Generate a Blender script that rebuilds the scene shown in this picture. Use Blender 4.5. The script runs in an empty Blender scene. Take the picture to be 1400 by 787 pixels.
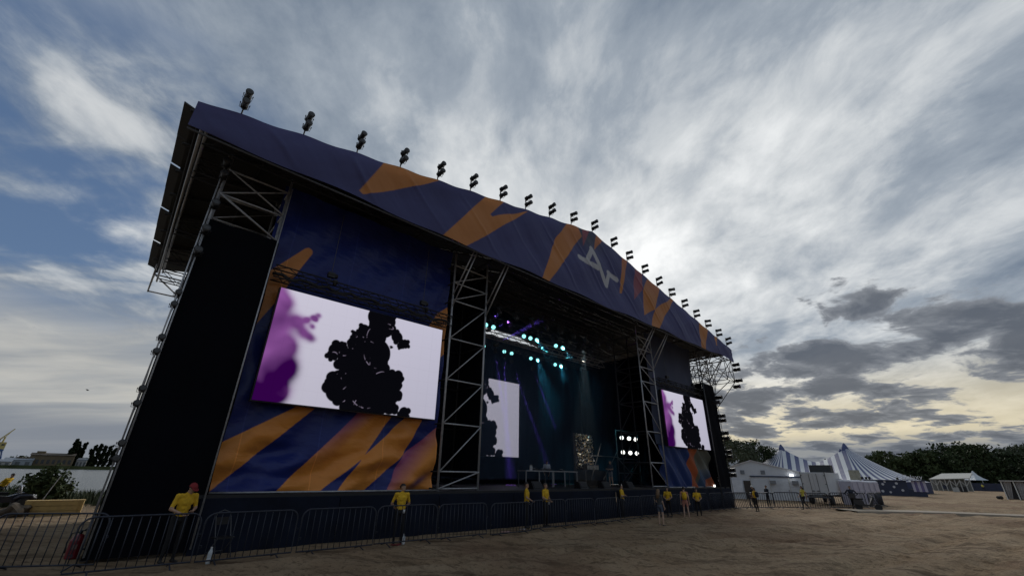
import bpy, bmesh, math, random
import numpy as np
from mathutils import Vector, Matrix

SC = bpy.context.scene
COL = SC.collection
R = math.radians

# ------------------------------------------------------------------ camera
CAM_H = 2.1
PITCH = R(24.14); ROLL = R(1.0026)
cam = bpy.data.cameras.new("camera"); cam_o = bpy.data.objects.new("camera", cam); COL.objects.link(cam_o)
cam.sensor_width = 36; cam.lens = 36 * 566 / 1400; cam.clip_start = 0.1; cam.clip_end = 6000
_F = Vector((0, math.cos(PITCH), math.sin(PITCH))); _X = Vector((1, 0, 0)); _U = Vector((0, -math.sin(PITCH), math.cos(PITCH)))
_r = _X * math.cos(ROLL) + _U * math.sin(ROLL); _u = -_X * math.sin(ROLL) + _U * math.cos(ROLL)
cam_o.matrix_world = Matrix(((_r.x, _u.x, -_F.x, 0), (_r.y, _u.y, -_F.y, 0), (_r.z, _u.z, -_F.z, CAM_H), (0, 0, 0, 1)))
SC.camera = cam_o

# ------------------------------------------------------------------ exposure
vs = SC.view_settings
vs.view_transform = 'Standard'; vs.look = 'None'; vs.exposure = 0.27; vs.gamma = 1.0; vs.use_curve_mapping = False
SC.cycles.use_denoising = True
SC.cycles.max_bounces = 6; SC.cycles.volume_bounces = 0; SC.cycles.transparent_max_bounces = 8
SC.cycles.volume_step_rate = 4

# ------------------------------------------------------------------ sun and sky
SUN_AZ, SUN_EL = R(19), R(28)
SUN_DIR = (math.sin(SUN_AZ) * math.cos(SUN_EL), math.cos(SUN_AZ) * math.cos(SUN_EL), math.sin(SUN_EL))
sl = bpy.data.lights.new("sun", 'SUN'); sl.energy = 1.5; sl.angle = R(32); sl.color = (1.0, 0.95, 0.88)
so = bpy.data.objects.new("sun", sl); COL.objects.link(so); so.location = (0, 0, 60)
so.rotation_euler = (-Vector(SUN_DIR)).to_track_quat('-Z', 'Y').to_euler()

class NT:
    """small expression helper for node trees"""
    def __init__(s, tree):
        s.t = tree; s.n = tree.nodes; s.l = tree.links
    def new(s, typ, **kw):
        n = s.n.new(typ)
        for k, v in kw.items(): setattr(n, k, v)
        return n
    def put(s, sock, v):
        if hasattr(v, 'is_output') or isinstance(v, bpy.types.NodeSocket): s.l.new(v, sock)
        else:
            try: sock.default_value = v
            except TypeError: sock.default_value = tuple(v) + (1,) if hasattr(v, '__len__') else (v, v, v)
            except ValueError: sock.default_value = tuple(v) + (1,)
    def m(s, op, a, b=0.0, c=0.0, clamp=False):
        n = s.new('ShaderNodeMath', operation=op, use_clamp=clamp)
        s.put(n.inputs[0], a); s.put(n.inputs[1], b); s.put(n.inputs[2], c); return n.outputs[0]
    def add(s, a, b): return s.m('ADD', a, b)
    def sub(s, a, b): return s.m('SUBTRACT', a, b)
    def mul(s, a, b): return s.m('MULTIPLY', a, b)
    def ss(s, x, lo, hi, o0=0.0, o1=1.0):
        n = s.new('ShaderNodeMapRange', interpolation_type='SMOOTHSTEP', clamp=True)
        s.put(n.inputs[0], x); n.inputs[1].default_value = lo; n.inputs[2].default_value = hi; n.inputs[3].default_value = o0; n.inputs[4].default_value = o1
        return n.outputs[0]
    def lin(s, x, lo, hi, o0=0.0, o1=1.0):
        n = s.new('ShaderNodeMapRange', clamp=True)
        s.put(n.inputs[0], x); n.inputs[1].default_value = lo; n.inputs[2].default_value = hi; n.inputs[3].default_value = o0; n.inputs[4].default_value = o1
        return n.outputs[0]
    def dot(s, v, d):
        n = s.new('ShaderNodeVectorMath', operation='DOT_PRODUCT'); s.put(n.inputs[0], v); n.inputs[1].default_value = d; return n.outputs['Value']
    def mix(s, f, a, b, blend='MIX'):
        n = s.new('ShaderNodeMix', data_type='RGBA', blend_type=blend)
        s.put(n.inputs[0], f); s.put(n.inputs[6], a); s.put(n.inputs[7], b); return n.outputs[2]
    def noise(s, vec, scale, detail=6, rough=0.55, dist=0.0, lac=2.0):
        n = s.new('ShaderNodeTexNoise'); s.put(n.inputs['Vector'], vec)
        n.inputs['Scale'].default_value = scale; n.inputs['Detail'].default_value = detail
        n.inputs['Roughness'].default_value = rough; n.inputs['Distortion'].default_value = dist; n.inputs['Lacunarity'].default_value = lac
        return n.outputs[0]
    def mapping(s, vec, loc=(0, 0, 0), rot=(0, 0, 0), scale=(1, 1, 1)):
        n = s.new('ShaderNodeMapping'); s.put(n.inputs[0], vec); n.inputs[1].default_value = loc; n.inputs[2].default_value = rot; n.inputs[3].default_value = scale
        return n.outputs[0]

def azel(az, el):
    az, el = R(az), R(el); return (math.sin(az) * math.cos(el), math.cos(az) * math.cos(el), math.sin(el))

def build_world():
    w = bpy.data.worlds.new("World"); SC.world = w; w.use_nodes = True
    t = w.node_tree; t.nodes.clear(); k = NT(t)
    d = k.new('ShaderNodeTexCoord').outputs['Generated']
    sep = k.new('ShaderNodeSeparateXYZ'); k.l.new(d, sep.inputs[0]); X, Y, Z = sep.outputs
    sky = k.new('ShaderNodeTexSky', sky_type='NISHITA', sun_disc=False, sun_elevation=SUN_EL, sun_rotation=SUN_AZ, air_density=1.0, dust_density=0.6, ozone_density=1.5)
    def planar(off):
        zz = k.add(k.m('MAXIMUM', Z, 0.0), off)
        c_ = k.new('ShaderNodeCombineXYZ'); k.put(c_.inputs[0], k.m('DIVIDE', X, zz)); k.put(c_.inputs[1], k.m('DIVIDE', Y, zz)); c_.inputs[2].default_value = 0
        return c_.outputs[0]
    P = planar(0.17); PL = planar(0.075)
    def warp(vec, scale, amt, loc=(0, 0, 0)):
        n = k.new('ShaderNodeTexNoise'); k.put(n.inputs['Vector'], k.mapping(vec, loc=loc)); n.inputs['Scale'].default_value = scale; n.inputs['Detail'].default_value = 3
        o = k.new('ShaderNodeVectorMath', operation='MULTIPLY_ADD'); k.put(o.inputs[0], n.outputs['Color']); o.inputs[1].default_value = (amt, amt, 0); k.put(o.inputs[2], vec); return o.outputs[0]
    # towards the hidden sun the veil of cloud glows
    sd = k.dot(d, SUN_DIR)
    glow = k.ss(sd, 0.55, 0.99)
    glow2 = k.ss(sd, 0.84, 1.0)
    # soft high veil, several scales, combed along one wind direction
    Pw = warp(P, 0.9, 0.55)
    n1 = k.noise(k.mapping(Pw, rot=(0, 0, R(8)), scale=(1.15, 0.72, 1)), 1.9, 11, 0.60, 0.15)
    n2 = k.noise(k.mapping(warp(P, 1.7, 0.3, (2, 8, 0)), loc=(3.1, 7.7, 0), rot=(0, 0, R(14)), scale=(1.35, 0.85, 1)), 3.4, 11, 0.62, 0.15)
    n3 = k.noise(k.mapping(P, loc=(9.1, 1.7, 0)), 0.75, 4, 0.5, 0.2)
    tex = k.add(k.mul(k.sub(k.ss(n1, 0.25, 0.75), 0.5), 0.56), k.mul(k.sub(k.ss(n2, 0.3, 0.7), 0.5), 0.28))
    lum = k.add(k.add(0.17, k.mul(glow, 0.29)), k.add(k.mul(tex, 0.95), k.mul(k.sub(n3, 0.5), 0.55)))
    lum = k.add(lum, k.mul(glow2, 0.22))
    ramp = k.new('ShaderNodeValToRGB'); k.put(ramp.inputs[0], lum)
    cr = ramp.color_ramp
    cr.elements[0].position = 0.0; cr.elements[0].color = (1.35, 1.75, 2.35, 1)
    cr.elements[1].position = 1.0; cr.elements[1].color = (8.2, 8.3, 8.3, 1)
    e = cr.elements.new(0.33); e.color = (2.75, 3.15, 3.65, 1)
    e = cr.elements.new(0.62); e.color = (5.2, 5.45, 5.65, 1)
    veil = ramp.outputs[0]
    # low down the air warms
    warm = k.ss(Z, 0.25, 0.06)
    veil = k.mix(k.mul(warm, 0.8), veil, k.mix(k.ss(sd, 0.35, 0.93), (2.5, 2.65, 2.75), (6.9, 5.9, 3.7)))
    veil = k.mix(k.ss(Z, 0.085, 0.045), veil, (2.35, 2.45, 2.5))
    # openings in the veil, over the river
    blue = k.mix(0.75, sky.outputs[0], (0.62, 1.08, 2.05))
    op = k.ss(k.dot(d, azel(-56, 20)), 0.87, 0.985)
    n4 = k.noise(k.mapping(warp(P, 1.3, 0.5, (5, 5, 0)), loc=(2.75, 0.65, 0), rot=(0, 0, R(15)), scale=(0.8, 1.25, 1)), 1.9, 11, 0.52, 0.2)
    open_m = k.mul(op, k.ss(k.add(n4, k.mul(k.sub(n2, 0.5), 0.35)), 0.60, 0.40))
    c = k.mix(open_m, veil, blue)
    wb = k.mul(k.ss(k.dot(d, azel(-62, 22)), 0.88, 0.985), k.ss(k.add(n4, k.mul(k.sub(n2, 0.5), 0.3)), 0.50, 0.70))
    c = k.mix(k.mul(wb, 0.75), c, (6.0, 6.1, 6.1))
    # layered bands low over the river
    n5 = k.noise(k.mapping(warp(PL, 0.5, 0.8), loc=(1, 5, 0), rot=(0, 0, R(42)), scale=(0.3, 1.0, 1)), 0.9, 9, 0.55, 0.3)
    lowm = k.mul(k.ss(Z, 0.30, 0.17), k.ss(X, 0.0, -0.5))
    c = k.mix(k.mul(lowm, 0.85), c, k.mix(k.ss(n5, 0.36, 0.66), (2.2, 2.4, 2.65), (4.6, 4.5, 4.15)))
    hb = k.mul(k.ss(Z, 0.10, 0.055), k.ss(X, 0.2, -0.4))
    c = k.mix(k.mul(hb, 0.85), c, (1.75, 1.95, 2.3))
    # bank of low dark cloud to the east
    PD = planar(0.16); bank = k.dot(PD, (0.86, 0.5, 0.0))
    bm = k.ss(bank, 1.02, 2.5)
    n6 = k.noise(k.mapping(warp(PD, 2.2, 0.3), loc=(0.4, 0.2, 0), rot=(0, 0, R(-35)), scale=(0.85, 1.0, 1)), 2.9, 13, 0.60, 0.05)
    n7 = k.noise(k.mapping(PD, loc=(4.0, 2.0, 0)), 0.8, 3, 0.5, 0.0)
    dens = k.add(k.add(k.mul(k.sub(n6, 0.5), 3.2), k.mul(k.sub(n7, 0.5), 1.1)), k.sub(k.mul(bm, 0.90), 0.70))
    dm = k.ss(dens, -0.06, 0.20)
    core = k.ss(dens, 0.0, 0.55)
    dcol = k.mix(core, (2.0, 2.15, 2.4), (0.85, 0.98, 1.22))
    c = k.mix(k.mul(dm, 0.93), c, dcol)
    # below the horizon
    c = k.mix(k.ss(Z, 0.0, -0.03), c, (0.9, 0.8, 0.65))
    bg = k.new('ShaderNodeBackground'); k.put(bg.inputs[0], c); bg.inputs[1].default_value = 0.1
    out = k.new('ShaderNodeOutputWorld'); k.l.new(bg.outputs[0], out.inputs[0])
build_world()

# ------------------------------------------------------------------ stage frame: s along the front, t to the back, z up
ANG = R(41.9)
DV = Vector((math.cos(ANG), math.sin(ANG), 0)); BV = Vector((-math.sin(ANG), math.cos(ANG), 0)); P0 = Vector((-8.55, 13.55, 0))
def S(s, t, z): return P0 + DV * s + BV * t + Vector((0, 0, z))
def st(x, y):
    v = Vector((x, y, 0)) - P0; return v.dot(DV), v.dot(BV)

# ------------------------------------------------------------------ numpy noise
def _h(ix, iy, seed):
    n = (ix.astype(np.int64) * 374761393 + iy.astype(np.int64) * 668265263 + seed * 982451653) & 0xFFFFFFFF
    n = ((n ^ (n >> 13)) * 1274126177) & 0xFFFFFFFF
    return ((n ^ (n >> 16)) & 0xFFFF) / 65535.0
def vnoise(x, y, seed=0):
    x = np.asarray(x, float); y = np.asarray(y, float)
    ix = np.floor(x); iy = np.floor(y); fx = x - ix; fy = y - iy
    fx = fx * fx * (3 - 2 * fx); fy = fy * fy * (3 - 2 * fy)
    a = _h(ix, iy, seed); b = _h(ix + 1, iy, seed); c = _h(ix, iy + 1, seed); d = _h(ix + 1, iy + 1, seed)
    return (a * (1 - fx) + b * fx) * (1 - fy) + (c * (1 - fx) + d * fx) * fy
def fbm(x, y, seed=0, o=4):
    v = 0; a = 0.5; x = np.asarray(x, float); y = np.asarray(y, float)
    for i in range(o):
        v = v + a * vnoise(x, y, seed + i); x = x * 2.03 + 13.7; y = y * 2.03 - 7.1; a *= 0.5
    return v

# ------------------------------------------------------------------ materials
MATS = {}
def mat(name, col, rough=0.6, metal=0.0, var=0.15, vscale=3.0, bump=0.0, bscale=30.0, emit=None, estr=0.0, spec=0.5, trans=0.0, coat=0.0):
    if name in MATS: return MATS[name]
    m = bpy.data.materials.new(name); m.use_nodes = True; t = m.node_tree; t.nodes.clear(); k = NT(t)
    b = k.new('ShaderNodeBsdfPrincipled'); o = k.new('ShaderNodeOutputMaterial'); k.l.new(b.outputs[0], o.inputs[0])
    tc = k.new('ShaderNodeTexCoord').outputs['Object']
    n = k.noise(tc, vscale, 5, 0.6)
    f = k.lin(n, 0.25, 0.75, 1 - var, 1 + var)
    c = k.mix(1.0, tuple(col) + (1,), f, 'MULTIPLY')
    k.l.new(c, b.inputs['Base Color'])
    k.put(b.inputs['Roughness'], k.lin(n, 0.2, 0.8, max(0.03, rough - 0.1), min(1, rough + 0.1)))
    b.inputs['Metallic'].default_value = metal; b.inputs['Specular IOR Level'].default_value = spec
    if trans: b.inputs['Transmission Weight'].default_value = trans
    if emit: b.inputs['Emission Color'].default_value = tuple(emit) + (1,); b.inputs['Emission Strength'].default_value = estr
    if bump:
        bp = k.new('ShaderNodeBump'); bp.inputs['Strength'].default_value = bump; bp.inputs['Distance'].default_value = 0.02
        k.put(bp.inputs['Height'], k.noise(tc, bscale, 4, 0.6)); k.l.new(bp.outputs[0], b.inputs['Normal'])
    MATS[name] = m; return m

def mat_attr(name, rough=0.55, emit=0.0, bump=0.0, translucent=0.0, bscale=60.0):
    """printed or lit surface: colour from the mesh's own colour attribute"""
    if name in MATS: return MATS[name]
    m = bpy.data.materials.new(name); m.use_nodes = True; t = m.node_tree; t.nodes.clear(); k = NT(t)
    a = k.new('ShaderNodeAttribute', attribute_name='Col')
    o = k.new('ShaderNodeOutputMaterial'); b = k.new('ShaderNodeBsdfPrincipled')
    b.inputs['Roughness'].default_value = rough
    if emit:
        k.l.new(a.outputs[0], b.inputs['Emission Color']); b.inputs['Emission Strength'].default_value = emit
        b.inputs['Base Color'].default_value = (0.003, 0.003, 0.003, 1); b.inputs['Specular IOR Level'].default_value = 0.05; b.inputs['Roughness'].default_value = 0.9
        k.l.new(b.outputs[0], o.inputs[0])
    else:
        k.l.new(a.outputs[0], b.inputs['Base Color']); b.inputs['Specular IOR Level'].default_value = 0.25
        if bump:
            tc = k.new('ShaderNodeTexCoord').outputs['Object']
            bp = k.new('ShaderNodeBump'); bp.inputs['Strength'].default_value = bump; bp.inputs['Distance'].default_value = 0.05
            k.put(bp.inputs['Height'], k.noise(k.mapping(tc, rot=(0, R(25), 0), scale=(1, 1, 3)), 1.6, 4, 0.5, 0.6)); k.l.new(bp.outputs[0], b.inputs['Normal'])
        if translucent:
            tr = k.new('ShaderNodeBsdfTranslucent'); k.l.new(a.outputs[0], tr.inputs[0])
            mx = k.new('ShaderNodeMixShader'); mx.inputs[0].default_value = translucent
            k.l.new(b.outputs[0], mx.inputs[1]); k.l.new(tr.outputs[0], mx.inputs[2]); k.l.new(mx.outputs[0], o.inputs[0])
        else: k.l.new(b.outputs[0], o.inputs[0])
    MATS[name] = m; return m

STEEL = mat('galvanised_steel', (0.40, 0.41, 0.43), 0.5, 0.5, 0.25, 8)
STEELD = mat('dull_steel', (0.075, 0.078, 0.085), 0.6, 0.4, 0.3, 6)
ALU_AND_SHADE = mat('black_aluminium_and_shade', (0.010, 0.010, 0.012), 0.7, 0.0, 0.3, 6)  # black metal parts; also painted-in shade on the tower back tubes
BLACK_CLOTH = mat('black_stage_cloth', (0.0025, 0.003, 0.0055), 0.95, 0, 0.35, 0.8, 0.3, 9, spec=0.1)
NAVY_CLOTH = mat('navy_skirt_cloth', (0.008, 0.011, 0.021), 0.9, 0, 0.45, 1.2, 0.4, 7, spec=0.15)
ROOF_SHEET = mat('roof_sheet', (0.033, 0.034, 0.036), 0.7, 0, 0.25, 0.7)
BARRIER = mat('barrier_steel', (0.030, 0.035, 0.050), 0.5, 0.4, 0.35, 9)
LAMPB = mat('lamp_black', (0.015, 0.015, 0.017), 0.45, 0.2, 0.3, 12)
LENS = mat('lamp_lens', (0.03, 0.032, 0.035), 0.25, 0.0, 0.1, 10)
TEAL = mat('lit_teal_lens', (0.1, 0.3, 0.3), 0.4, emit=(0.30, 0.95, 0.95), estr=1.5)
WHITEL = mat('lit_white_lens', (0.5, 0.5, 0.5), 0.4, emit=(1, 0.98, 0.92), estr=1.6)
VIOLETL = mat('lit_violet_lens', (0.3, 0.1, 0.5), 0.4, emit=(0.75, 0.55, 1.0), estr=1.0)

ORD = ['first', 'second', 'third', 'fourth', 'fifth', 'sixth', 'seventh', 'eighth', 'ninth', 'tenth', 'eleventh', 'twelfth', 'thirteenth', 'fourteenth', 'fifteenth', 'sixteenth', 'seventeenth', 'eighteenth', 'nineteenth', 'twentieth', 'twenty-first']
# ------------------------------------------------------------------ mesh helpers
class MB:
    def __init__(s): s.v = []; s.f = []; s.mi = []
    def quad_prism(s, pts, h): pass
    def box(s, c, d, rz=0.0, mi=0):
        cx, cy, cz = c; dx, dy, dz = d[0] / 2, d[1] / 2, d[2] / 2; b = len(s.v); ca, sa = math.cos(rz), math.sin(rz)
        for z in (-dz, dz):
            for x, y in ((-dx, -dy), (dx, -dy), (dx, dy), (-dx, dy)):
                s.v.append((cx + x * ca - y * sa, cy + x * sa + y * ca, cz + z))
        for f in ((0, 3, 2, 1), (4, 5, 6, 7), (0, 1, 5, 4), (1, 2, 6, 5), (2, 3, 7, 6), (3, 0, 4, 7)): s.f.append(tuple(b + i for i in f)); s.mi.append(mi)
        return s
    def tube(s, pts, r, n=6, closed=False, cap=True, mi=0):
        pts = [Vector(p) for p in pts]; m = len(pts); rr = r if hasattr(r, '__len__') else [r] * m; rings = []
        prev = None
        for i, p in enumerate(pts):
            if closed: d = (pts[(i + 1) % m] - pts[i - 1])
            else: d = (pts[min(i + 1, m - 1)] - pts[max(i - 1, 0)])
            d.normalize()
            if prev is None:
                up = Vector((0, 0, 1)) if abs(d.z) < 0.9 else Vector((1, 0, 0)); a = d.cross(up).normalized()
            else: a = (prev - d * prev.dot(d)).normalized()
            prev = a; c = d.cross(a); b0 = len(s.v)
            for j in range(n):
                th = 2 * math.pi * j / n; q = p + (a * math.cos(th) + c * math.sin(th)) * rr[i]; s.v.append(tuple(q))
            rings.append(b0)
        for i in range(m if closed else m - 1):
            a0, b0 = rings[i], rings[(i + 1) % m]
            for j in range(n): s.f.append((a0 + j, a0 + (j + 1) % n, b0 + (j + 1) % n, b0 + j)); s.mi.append(mi)
        if cap and not closed:
            s.f.append(tuple(rings[0] + j for j in range(n))[::-1]); s.mi.append(mi); s.f.append(tuple(rings[-1] + j for j in range(n))); s.mi.append(mi)
        return s
    def lathe(s, prof, c=(0, 0, 0), axis=(0, 0, 1), n=12, mi=0):
        """prof: (radius, height) list turned about axis through c"""
        ax = Vector(axis).normalized(); up = Vector((0, 0, 1)) if abs(ax.z) < 0.9 else Vector((1, 0, 0)); a = ax.cross(up).normalized(); b = ax.cross(a); c = Vector(c); rg = []
        for r, h in prof:
            rg.append(len(s.v))
            for j in range(n):
                th = 2 * math.pi * j / n; s.v.append(tuple(c + ax * h + (a * math.cos(th) + b * math.sin(th)) * max(r, 1e-4)))
        for i in range(len(prof) - 1):
            for j in range(n): s.f.append((rg[i] + j, rg[i] + (j + 1) % n, rg[i + 1] + (j + 1) % n, rg[i + 1] + j)); s.mi.append(mi)
        s.f.append(tuple(rg[0] + j for j in range(n))[::-1]); s.mi.append(mi); s.f.append(tuple(rg[-1] + j for j in range(n))); s.mi.append(mi)
        return s
    def poly(s, pts, mi=0):
        b = len(s.v); s.v += [tuple(p) for p in pts]; s.f.append(tuple(range(b, b + len(pts)))); s.mi.append(mi); return s
    def prism(s, pts, ext, mi=0):
        """flat outline pts swept by vector ext"""
        e = Vector(ext); n = len(pts); b = len(s.v)
        s.v += [tuple(p) for p in pts] + [tuple(Vector(p) + e) for p in pts]
        s.f.append(tuple(range(b, b + n))[::-1]); s.mi.append(mi); s.f.append(tuple(range(b + n, b + 2 * n))); s.mi.append(mi)
        for i in range(n): j = (i + 1) % n; s.f.append((b + i, b + j, b + n + j, b + n + i)); s.mi.append(mi)
        return s
    def mesh(s, name, mats, smooth=False):
        me = bpy.data.meshes.new(name); me.from_pydata(s.v, [], s.f)
        mats = mats if isinstance(mats, (list, tuple)) else [mats]
        for m in mats: me.materials.append(m)
        if len(mats) > 1: me.polygons.foreach_set('material_index', s.mi)
        if smooth: me.polygons.foreach_set('use_smooth', [True] * len(me.polygons))
        me.update(); return me

def obj(name, me, parent=None, loc=None, rz=None):
    o = bpy.data.objects.new(name, me); COL.objects.link(o)
    if parent is not None: o.parent = parent
    if loc is not None: o.location = loc
    if rz is not None: o.rotation_euler = (0, 0, rz)
    return o
def part(name, mb, m, parent, smooth=False, label=None):
    o = obj(name, mb.mesh(name, m, smooth), parent)
    if label: o['label'] = label
    return o
def tag(o, label, cat, group=None):
    o['label'] = label; o['category'] = cat
    if group: o['group'] = group
    return o
def thing(name, label, cat, loc=(0, 0, 0), rz=0.0, group=None):
    o = bpy.data.objects.new(name, None); COL.objects.link(o); o.location = loc; o.rotation_euler = (0, 0, rz); o.empty_display_size = 0.3
    return tag(o, label, cat, group)
def structure(o): o['kind'] = 'structure'; return o
def stuff(o): o['kind'] = 'stuff'; return o
def sthing(name, label, cat, s=0.0, t=0.0, z=0.0, group=None): return thing(name, label, cat, S(s, t, z), ANG, group)
def copy_tree(o, parent=None):
    c = o.copy(); COL.objects.link(c)
    if parent is not None: c.parent = parent
    for ch in o.children: copy_tree(ch, c)
    return c
def tube1(name, a, b, r, m, parent, n=6): return part(name, MB().tube([a, b], r, n), m, parent, smooth=True)

def colour_grid(name, nx, nz, posf, colf, m, parent, smooth=True):
    """cloth or screen: grid of nx*nz, posf(u,v)->(x,y,z) arrays, colf(u,v)->rgb array"""
    u, v = np.meshgrid(np.linspace(0, 1, nx), np.linspace(0, 1, nz))
    x, y, z = posf(u, v); co = np.stack([x, y, z], -1).reshape(-1, 3)
    i = np.arange(nx * nz).reshape(nz, nx)
    f = np.stack([i[:-1, :-1], i[:-1, 1:], i[1:, 1:], i[1:, :-1]], -1).reshape(-1, 4)
    me = bpy.data.meshes.new(name); me.vertices.add(len(co)); me.vertices.foreach_set('co', co.ravel())
    me.loops.add(f.size); me.loops.foreach_set('vertex_index', f.ravel().astype(np.int32))
    me.polygons.add(len(f)); me.polygons.foreach_set('loop_start', np.arange(0, f.size, 4, dtype=np.int32))
    if smooth: me.polygons.foreach_set('use_smooth', np.ones(len(f), bool))
    me.update(calc_edges=True)
    if colf is not None:
        du, dv = 0.25 / (nx - 1), 0.25 / (nz - 1); c = sum(colf(np.clip(u + a_ * du, 0, 1), np.clip(v + b_ * dv, 0, 1)) for a_, b_ in ((-1, -1), (1, -1), (-1, 1), (1, 1))).reshape(-1, 3) / 4; a = me.color_attributes.new('Col', 'FLOAT_COLOR', 'POINT')
        a.data.foreach_set('color', np.concatenate([c, np.ones((len(c), 1))], 1).astype(np.float32).ravel())
    me.materials.append(m)
    return obj(name, me, parent)

def in_poly(x, y, poly):
    r = np.zeros(x.shape, bool); n = len(poly)
    for i in range(n):
        x0, y0 = poly[i]; x1, y1 = poly[(i + 1) % n]
        if y0 == y1: continue
        c = ((y0 > y) != (y1 > y)) & (x < (x1 - x0) * (y - y0) / (y1 - y0) + x0); r ^= c
    return r

# ================================================================== THE SETTING
def shore(s): return 25 + np.maximum(0, s - 28) * 0.9
def ground_h(x, y):
    dx = x - P0.x; dy = y - P0.y; s = dx * DV.x + dy * DV.y; t = dx * BV.x + dy * BV.y
    dist = np.hypot(x, y)
    fall = np.clip((t - shore(s)) / 26.0, 0, 1); z = -3.2 * fall * fall * (3 - 2 * fall)
    # churned sand: hummocks, and ruts that run along the front of the stage
    # along-rut coordinate slightly turned against the stage
    a = R(33); al = x * math.cos(a) + y * math.sin(a); ac = -x * math.sin(a) + y * math.cos(a)
    z = z + (fbm(al * 0.35, ac * 1.5, 5) - 0.47) * 0.20
    z = z + (fbm(x * 0.9, y * 0.9, 9) - 0.47) * 0.09
    z = z + (fbm(x * 3.1, y * 3.1, 12, 3) - 0.44) * 0.085
    z = z + np.where(dist < 45, (fbm(x * 6.3, y * 6.3, 17, 3) - 0.44) * 0.07, 0)
    for c0, w, ph in ((9.6, 0.35, 0.0), (11.3, 0.3, 1.0), (15.5, 0.4, 2.0), (17.2, 0.35, 0.4), (4.5, 0.4, 1.7), (6.2, 0.4, 2.2)):
        q = ac - c0 - 0.35 * np.sin(al * 0.18 + ph); z = z - 0.12 * np.exp(-(q / w) ** 2) * (0.6 + 0.4 * np.sin(al * 14 + q * 6)) + 0.07 * np.exp(-((np.abs(q) - 1.7 * w) / (0.6 * w)) ** 2)
    # level under the stage and its barriers
    flat = np.clip(1 - np.maximum(np.maximum(-3.2 - s, s - 37) / 1.5, np.maximum(-2.0 - t, t - 16) / 0.8), 0, 1)
    z = z * (1 - 0.85 * flat) - 0.0 * flat
    # a bank of swept sand just outside the barrier
    z = z + 0.16 * np.exp(-((t + 3.1) / 0.55) ** 2) * (fbm(s * 0.5, t * 0.5, 21) + 0.1) * np.clip((s + 4) / 2, 0, 1) * np.clip((26 - s) / 4, 0, 1)
    far = np.clip((dist - 60) / 120, 0, 1); return z * (1 - 0.6 * far) + (-0.05)
def gz(x, y): return float(ground_h(np.array([float(x)]), np.array([float(y)]))[0])

def build_ground():
    ang = np.concatenate([np.linspace(-R(76), R(76), 600), np.linspace(R(76), 2 * math.pi - R(76), 62)[1:-1]])
    rad = [0.6]
    while rad[-1] < 2600: rad.append(rad[-1] * (1.05 if rad[-1] < 5 else 1.0095 if rad[-1] < 34 else 1.018 if rad[-1] < 60 else 1.05))
    rad = np.array(rad); A, Rr = np.meshgrid(ang, rad); x = np.sin(A) * Rr; y = np.cos(A) * Rr; z = ground_h(x, y)
    na = len(ang); nr = len(rad); co = np.stack([x, y, z], -1).reshape(-1, 3); co = np.concatenate([co, [[0, 0, gz(0, 0)]]])
    i = np.arange(na * nr).reshape(nr, na); j = np.roll(i, -1, 1)
    f = np.stack([i[:-1], i[1:], j[1:], j[:-1]], -1).reshape(-1, 4)
    faces = f.tolist() + [(na * nr, i[0, k], j[0, k]) for k in range(na)]
    me = bpy.data.meshes.new('ground'); me.from_pydata(co.tolist(), [], faces); me.polygons.foreach_set('use_smooth', [True] * len(me.polygons))
    m = bpy.data.materials.new('beach_sand'); m.use_nodes = True; k = NT(m.node_tree); b = m.node_tree.nodes['Principled BSDF']
    g = k.new('ShaderNodeNewGeometry').outputs['Position']
    n1 = k.noise(g, 0.35, 6, 0.6, 0.4); n2 = k.noise(k.mapping(g, rot=(0, 0, R(-33)), scale=(0.35, 2.2, 1)), 0.8, 7, 0.62, 0.3); n3 = k.noise(g, 9, 6, 0.65); n4 = k.noise(g, 60, 3, 0.7)
    c = k.mix(k.ss(n1, 0.35, 0.68), (0.36, 0.255, 0.157, 1), (0.43, 0.325, 0.212, 1))
    c = k.mix(k.mul(k.ss(n2, 0.48, 0.68), 0.75), c, (0.12, 0.08, 0.05, 1))
    c = k.mix(k.mul(k.ss(n3, 0.50, 0.70), 0.65), c, (0.10, 0.072, 0.048, 1))
    c = k.mix(k.mul(k.ss(k.noise(g, 0.12, 4, 0.5), 0.5, 0.62), 0.5), c, (0.20, 0.12, 0.078, 1))
    n8 = k.noise(k.mapping(g, rot=(0, 0, R(-28)), scale=(0.55, 1.5, 1)), 3.2, 9, 0.66, 0.6); c = k.mix(k.mul(k.ss(n8, 0.53, 0.64), 0.55), c, (0.095, 0.066, 0.042, 1))
    c = k.mix(0.6, c, k.mix(1.0, c, k.lin(n4, 0.3, 0.7, 0.65, 1.3), 'MULTIPLY'))
    k.l.new(c, b.inputs['Base Color']); b.inputs['Roughness'].default_value = 0.95; b.inputs['Specular IOR Level'].default_value = 0.1
    bp = k.new('ShaderNodeBump'); bp.inputs['Strength'].default_value = 1.0; bp.inputs['Distance'].default_value = 0.13
    wv = k.new('ShaderNodeTexWave', wave_type='BANDS', bands_direction='X'); k.put(wv.inputs[0], k.mapping(g, rot=(0, 0, R(-33)), scale=(1, 0.2, 1))); wv.inputs['Scale'].default_value = 1.3; wv.inputs['Distortion'].default_value = 6; wv.inputs['Detail'].default_value = 3
    k.put(bp.inputs['Height'], k.add(k.add(k.mul(n3, 1.0), k.mul(n4, 0.35)), k.add(k.mul(n2, 1.6), k.add(k.mul(n8, 1.3), k.mul(wv.outputs[1], 0.16))))); k.l.new(bp.outputs[0], b.inputs['Normal'])
    me.materials.append(m); return structure(obj('ground', me))
build_ground()

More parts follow.
